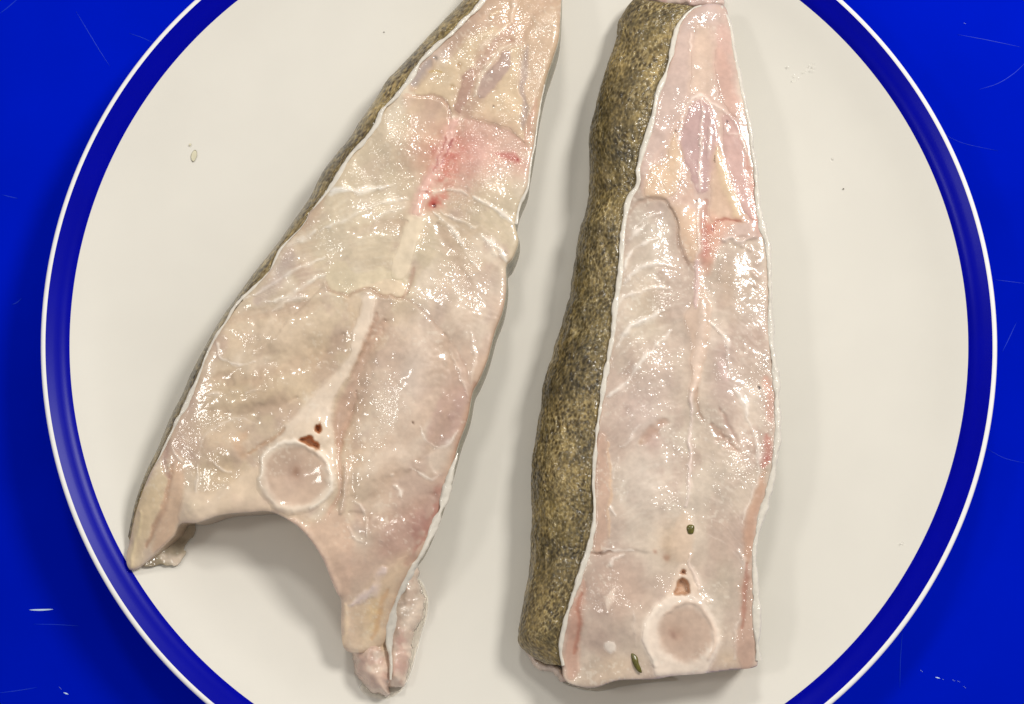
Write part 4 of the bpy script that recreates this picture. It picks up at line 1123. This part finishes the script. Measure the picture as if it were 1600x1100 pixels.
def oval(rx, ry, rot=0.0, n=10, j=0.2):
    a = np.linspace(0, 2 * math.pi, n + 1)[:-1]
    k = 1 + j * (np.array([random.random() for _ in a]) - 0.5) * 2
    x, y = rx * np.cos(a) * k, ry * np.sin(a) * k
    return np.stack([x * math.cos(rot) - y * math.sin(rot), x * math.sin(rot) + y * math.cos(rot)], 1)


def on_plate(x, y):
    q = P(x, y, 0.008)
    return plate_z(q[..., 0], q[..., 1]) + 0.00004


for cx, cy, rx_, ry_, m in ((303, 243, 5, 10, STAIN), (297, 226, 2, 2, STAIN)):
    flat_bit("stain", cx, cy, on_plate, oval(rx_, ry_, 0.2), m, plate, 0.0, 0.0)
for cx, cy, r_ in ((1318, 295, 1.3), (600, 50, 1.0)):
    flat_bit("speck", cx, cy, on_plate, oval(r_, r_ * 0.8), PEPPER, plate, 0.00008, 0.00005)
for cx, cy, r_ in ((1231, 104, 2.2), (1241, 118, 2.4), (1239, 126, 2.2), (1247, 122, 2.6), (1257, 111, 2.4), (1268, 100, 2.2), (1273, 101, 2.0), (1269, 108, 2.2), (1301, 248, 2.4), (1410, 848, 2.2)):
    o = flat_bit("water_droplet", cx, cy, on_plate, oval(0.75 * r_, 0.75 * r_, 0, 10, 0.1), WATER, None, 0.00003, 0.00008)
    tag(o, "tiny clear water droplet on the bare cream plate", "droplet", "water droplets on the plate")


fj, fjt, fjb = new_mat("fish_juice")
fjb.inputs['Base Color'].default_value = (0.98, 0.93, 0.86, 1)
fjb.inputs['Transmission Weight'].default_value = 1.0
fjb.inputs['Roughness'].default_value = 0.04
fjb.inputs['IOR'].default_value = 1.33
for out, lab in (([(640, 900), (656, 905), (668, 930), (668, 958), (660, 985), (652, 1015), (642, 1050), (628, 1078), (604, 1092), (580, 1090), (562, 1072), (600, 1050), (620, 1000), (630, 950)], "thin clear puddle of fish juice round the folded belly end"),
                 ([(880, 1064), (905, 1076), (935, 1080), (975, 1072), (1020, 1066), (1060, 1062), (1010, 1050), (940, 1050)], "thin clear puddle of fish juice under the straight cut end")):
    o_ = np.array(out, float); cxy = o_.mean(0)
    o = flat_bit("juice_puddle", cxy[0], cxy[1], on_plate, o_ - cxy, fj, None, 0.0003, 0.0001)
    tag(o, lab, "puddle")


def scratch(pts, w, mat, z=0.00006):
    c = catmull([(x, y) for x, y in pts], 4.0)
    t = np.gradient(c, axis=0); t /= np.linalg.norm(t, axis=1)[:, None]
    nr = np.stack([-t[:, 1], t[:, 0]], 1)
    k = np.sqrt(np.clip(np.sin(np.linspace(0.02, math.pi - 0.02, len(c))), 0, 1)) * w * 0.4
    G = np.stack([P(*(c + nr * k[:, None]).T, 0.00002), P(*c.T, z + 0.00004), P(*(c - nr * k[:, None]).T, 0.00002)], 1)
    return sheet("scratch", G, mat, board)


for pts, w, m in (([(0, 21), (14, 10), (30, -4)], 2.2, SCRATCH), ([(119, 18), (138, 50), (155, 78), (172, 104)], 1.8, SCRATCH), ([(202, 52), (220, 58), (240, 67)], 1.5, SCRATCH), ([(3, 304), (14, 307), (28, 310)], 1.8, SCRATCH),
                  ([(18, 476), (26, 473), (34, 466)], 2.0, SCRATCH), ([(46, 953), (64, 953), (83, 952)], 3.4, GLINT), ([(52, 975), (90, 976), (124, 978)], 1.4, SCRATCH), ([(-4, 1083), (28, 1079), (58, 1074)], 1.6, SCRATCH), ([(92, 1073), (96, 1077)], 2.4, GLINT), ([(99, 1082), (107, 1085)], 3.0, GLINT),
                  ([(1496, 54), (1540, 62), (1597, 74)], 1.6, SCRATCH), ([(1530, 140), (1560, 130), (1585, 114), (1604, 96)], 1.6, SCRATCH), ([(1410, 987), (1407, 1030), (1406, 1075)], 1.6, SCRATCH), ([(1554, 437), (1578, 440), (1604, 443)], 1.2, SCRATCH), ([(1566, 550), (1576, 530), (1588, 504)], 1.8, SCRATCH),
                  ([(1438, 1047), (1442, 1050)], 3, GLINT), ([(1461, 1058), (1469, 1060)], 2.4, GLINT), ([(1472, 1061), (1475, 1062)], 2, GLINT), ([(1488, 1062), (1492, 1064)], 2.4, GLINT), ([(1496, 1064), (1500, 1066)], 2.6, GLINT), ([(1505, 1072), (1509, 1075)], 2.4, GLINT), ([(1506, 36), (1509, 37)], 3, GLINT),
                  ([(1540, 700), (1570, 716), (1604, 724)], 1.0, SCRATCH), ([(1460, 200), (1500, 222), (1560, 236)], 1.0, SCRATCH)):
    scratch(pts, w, m)
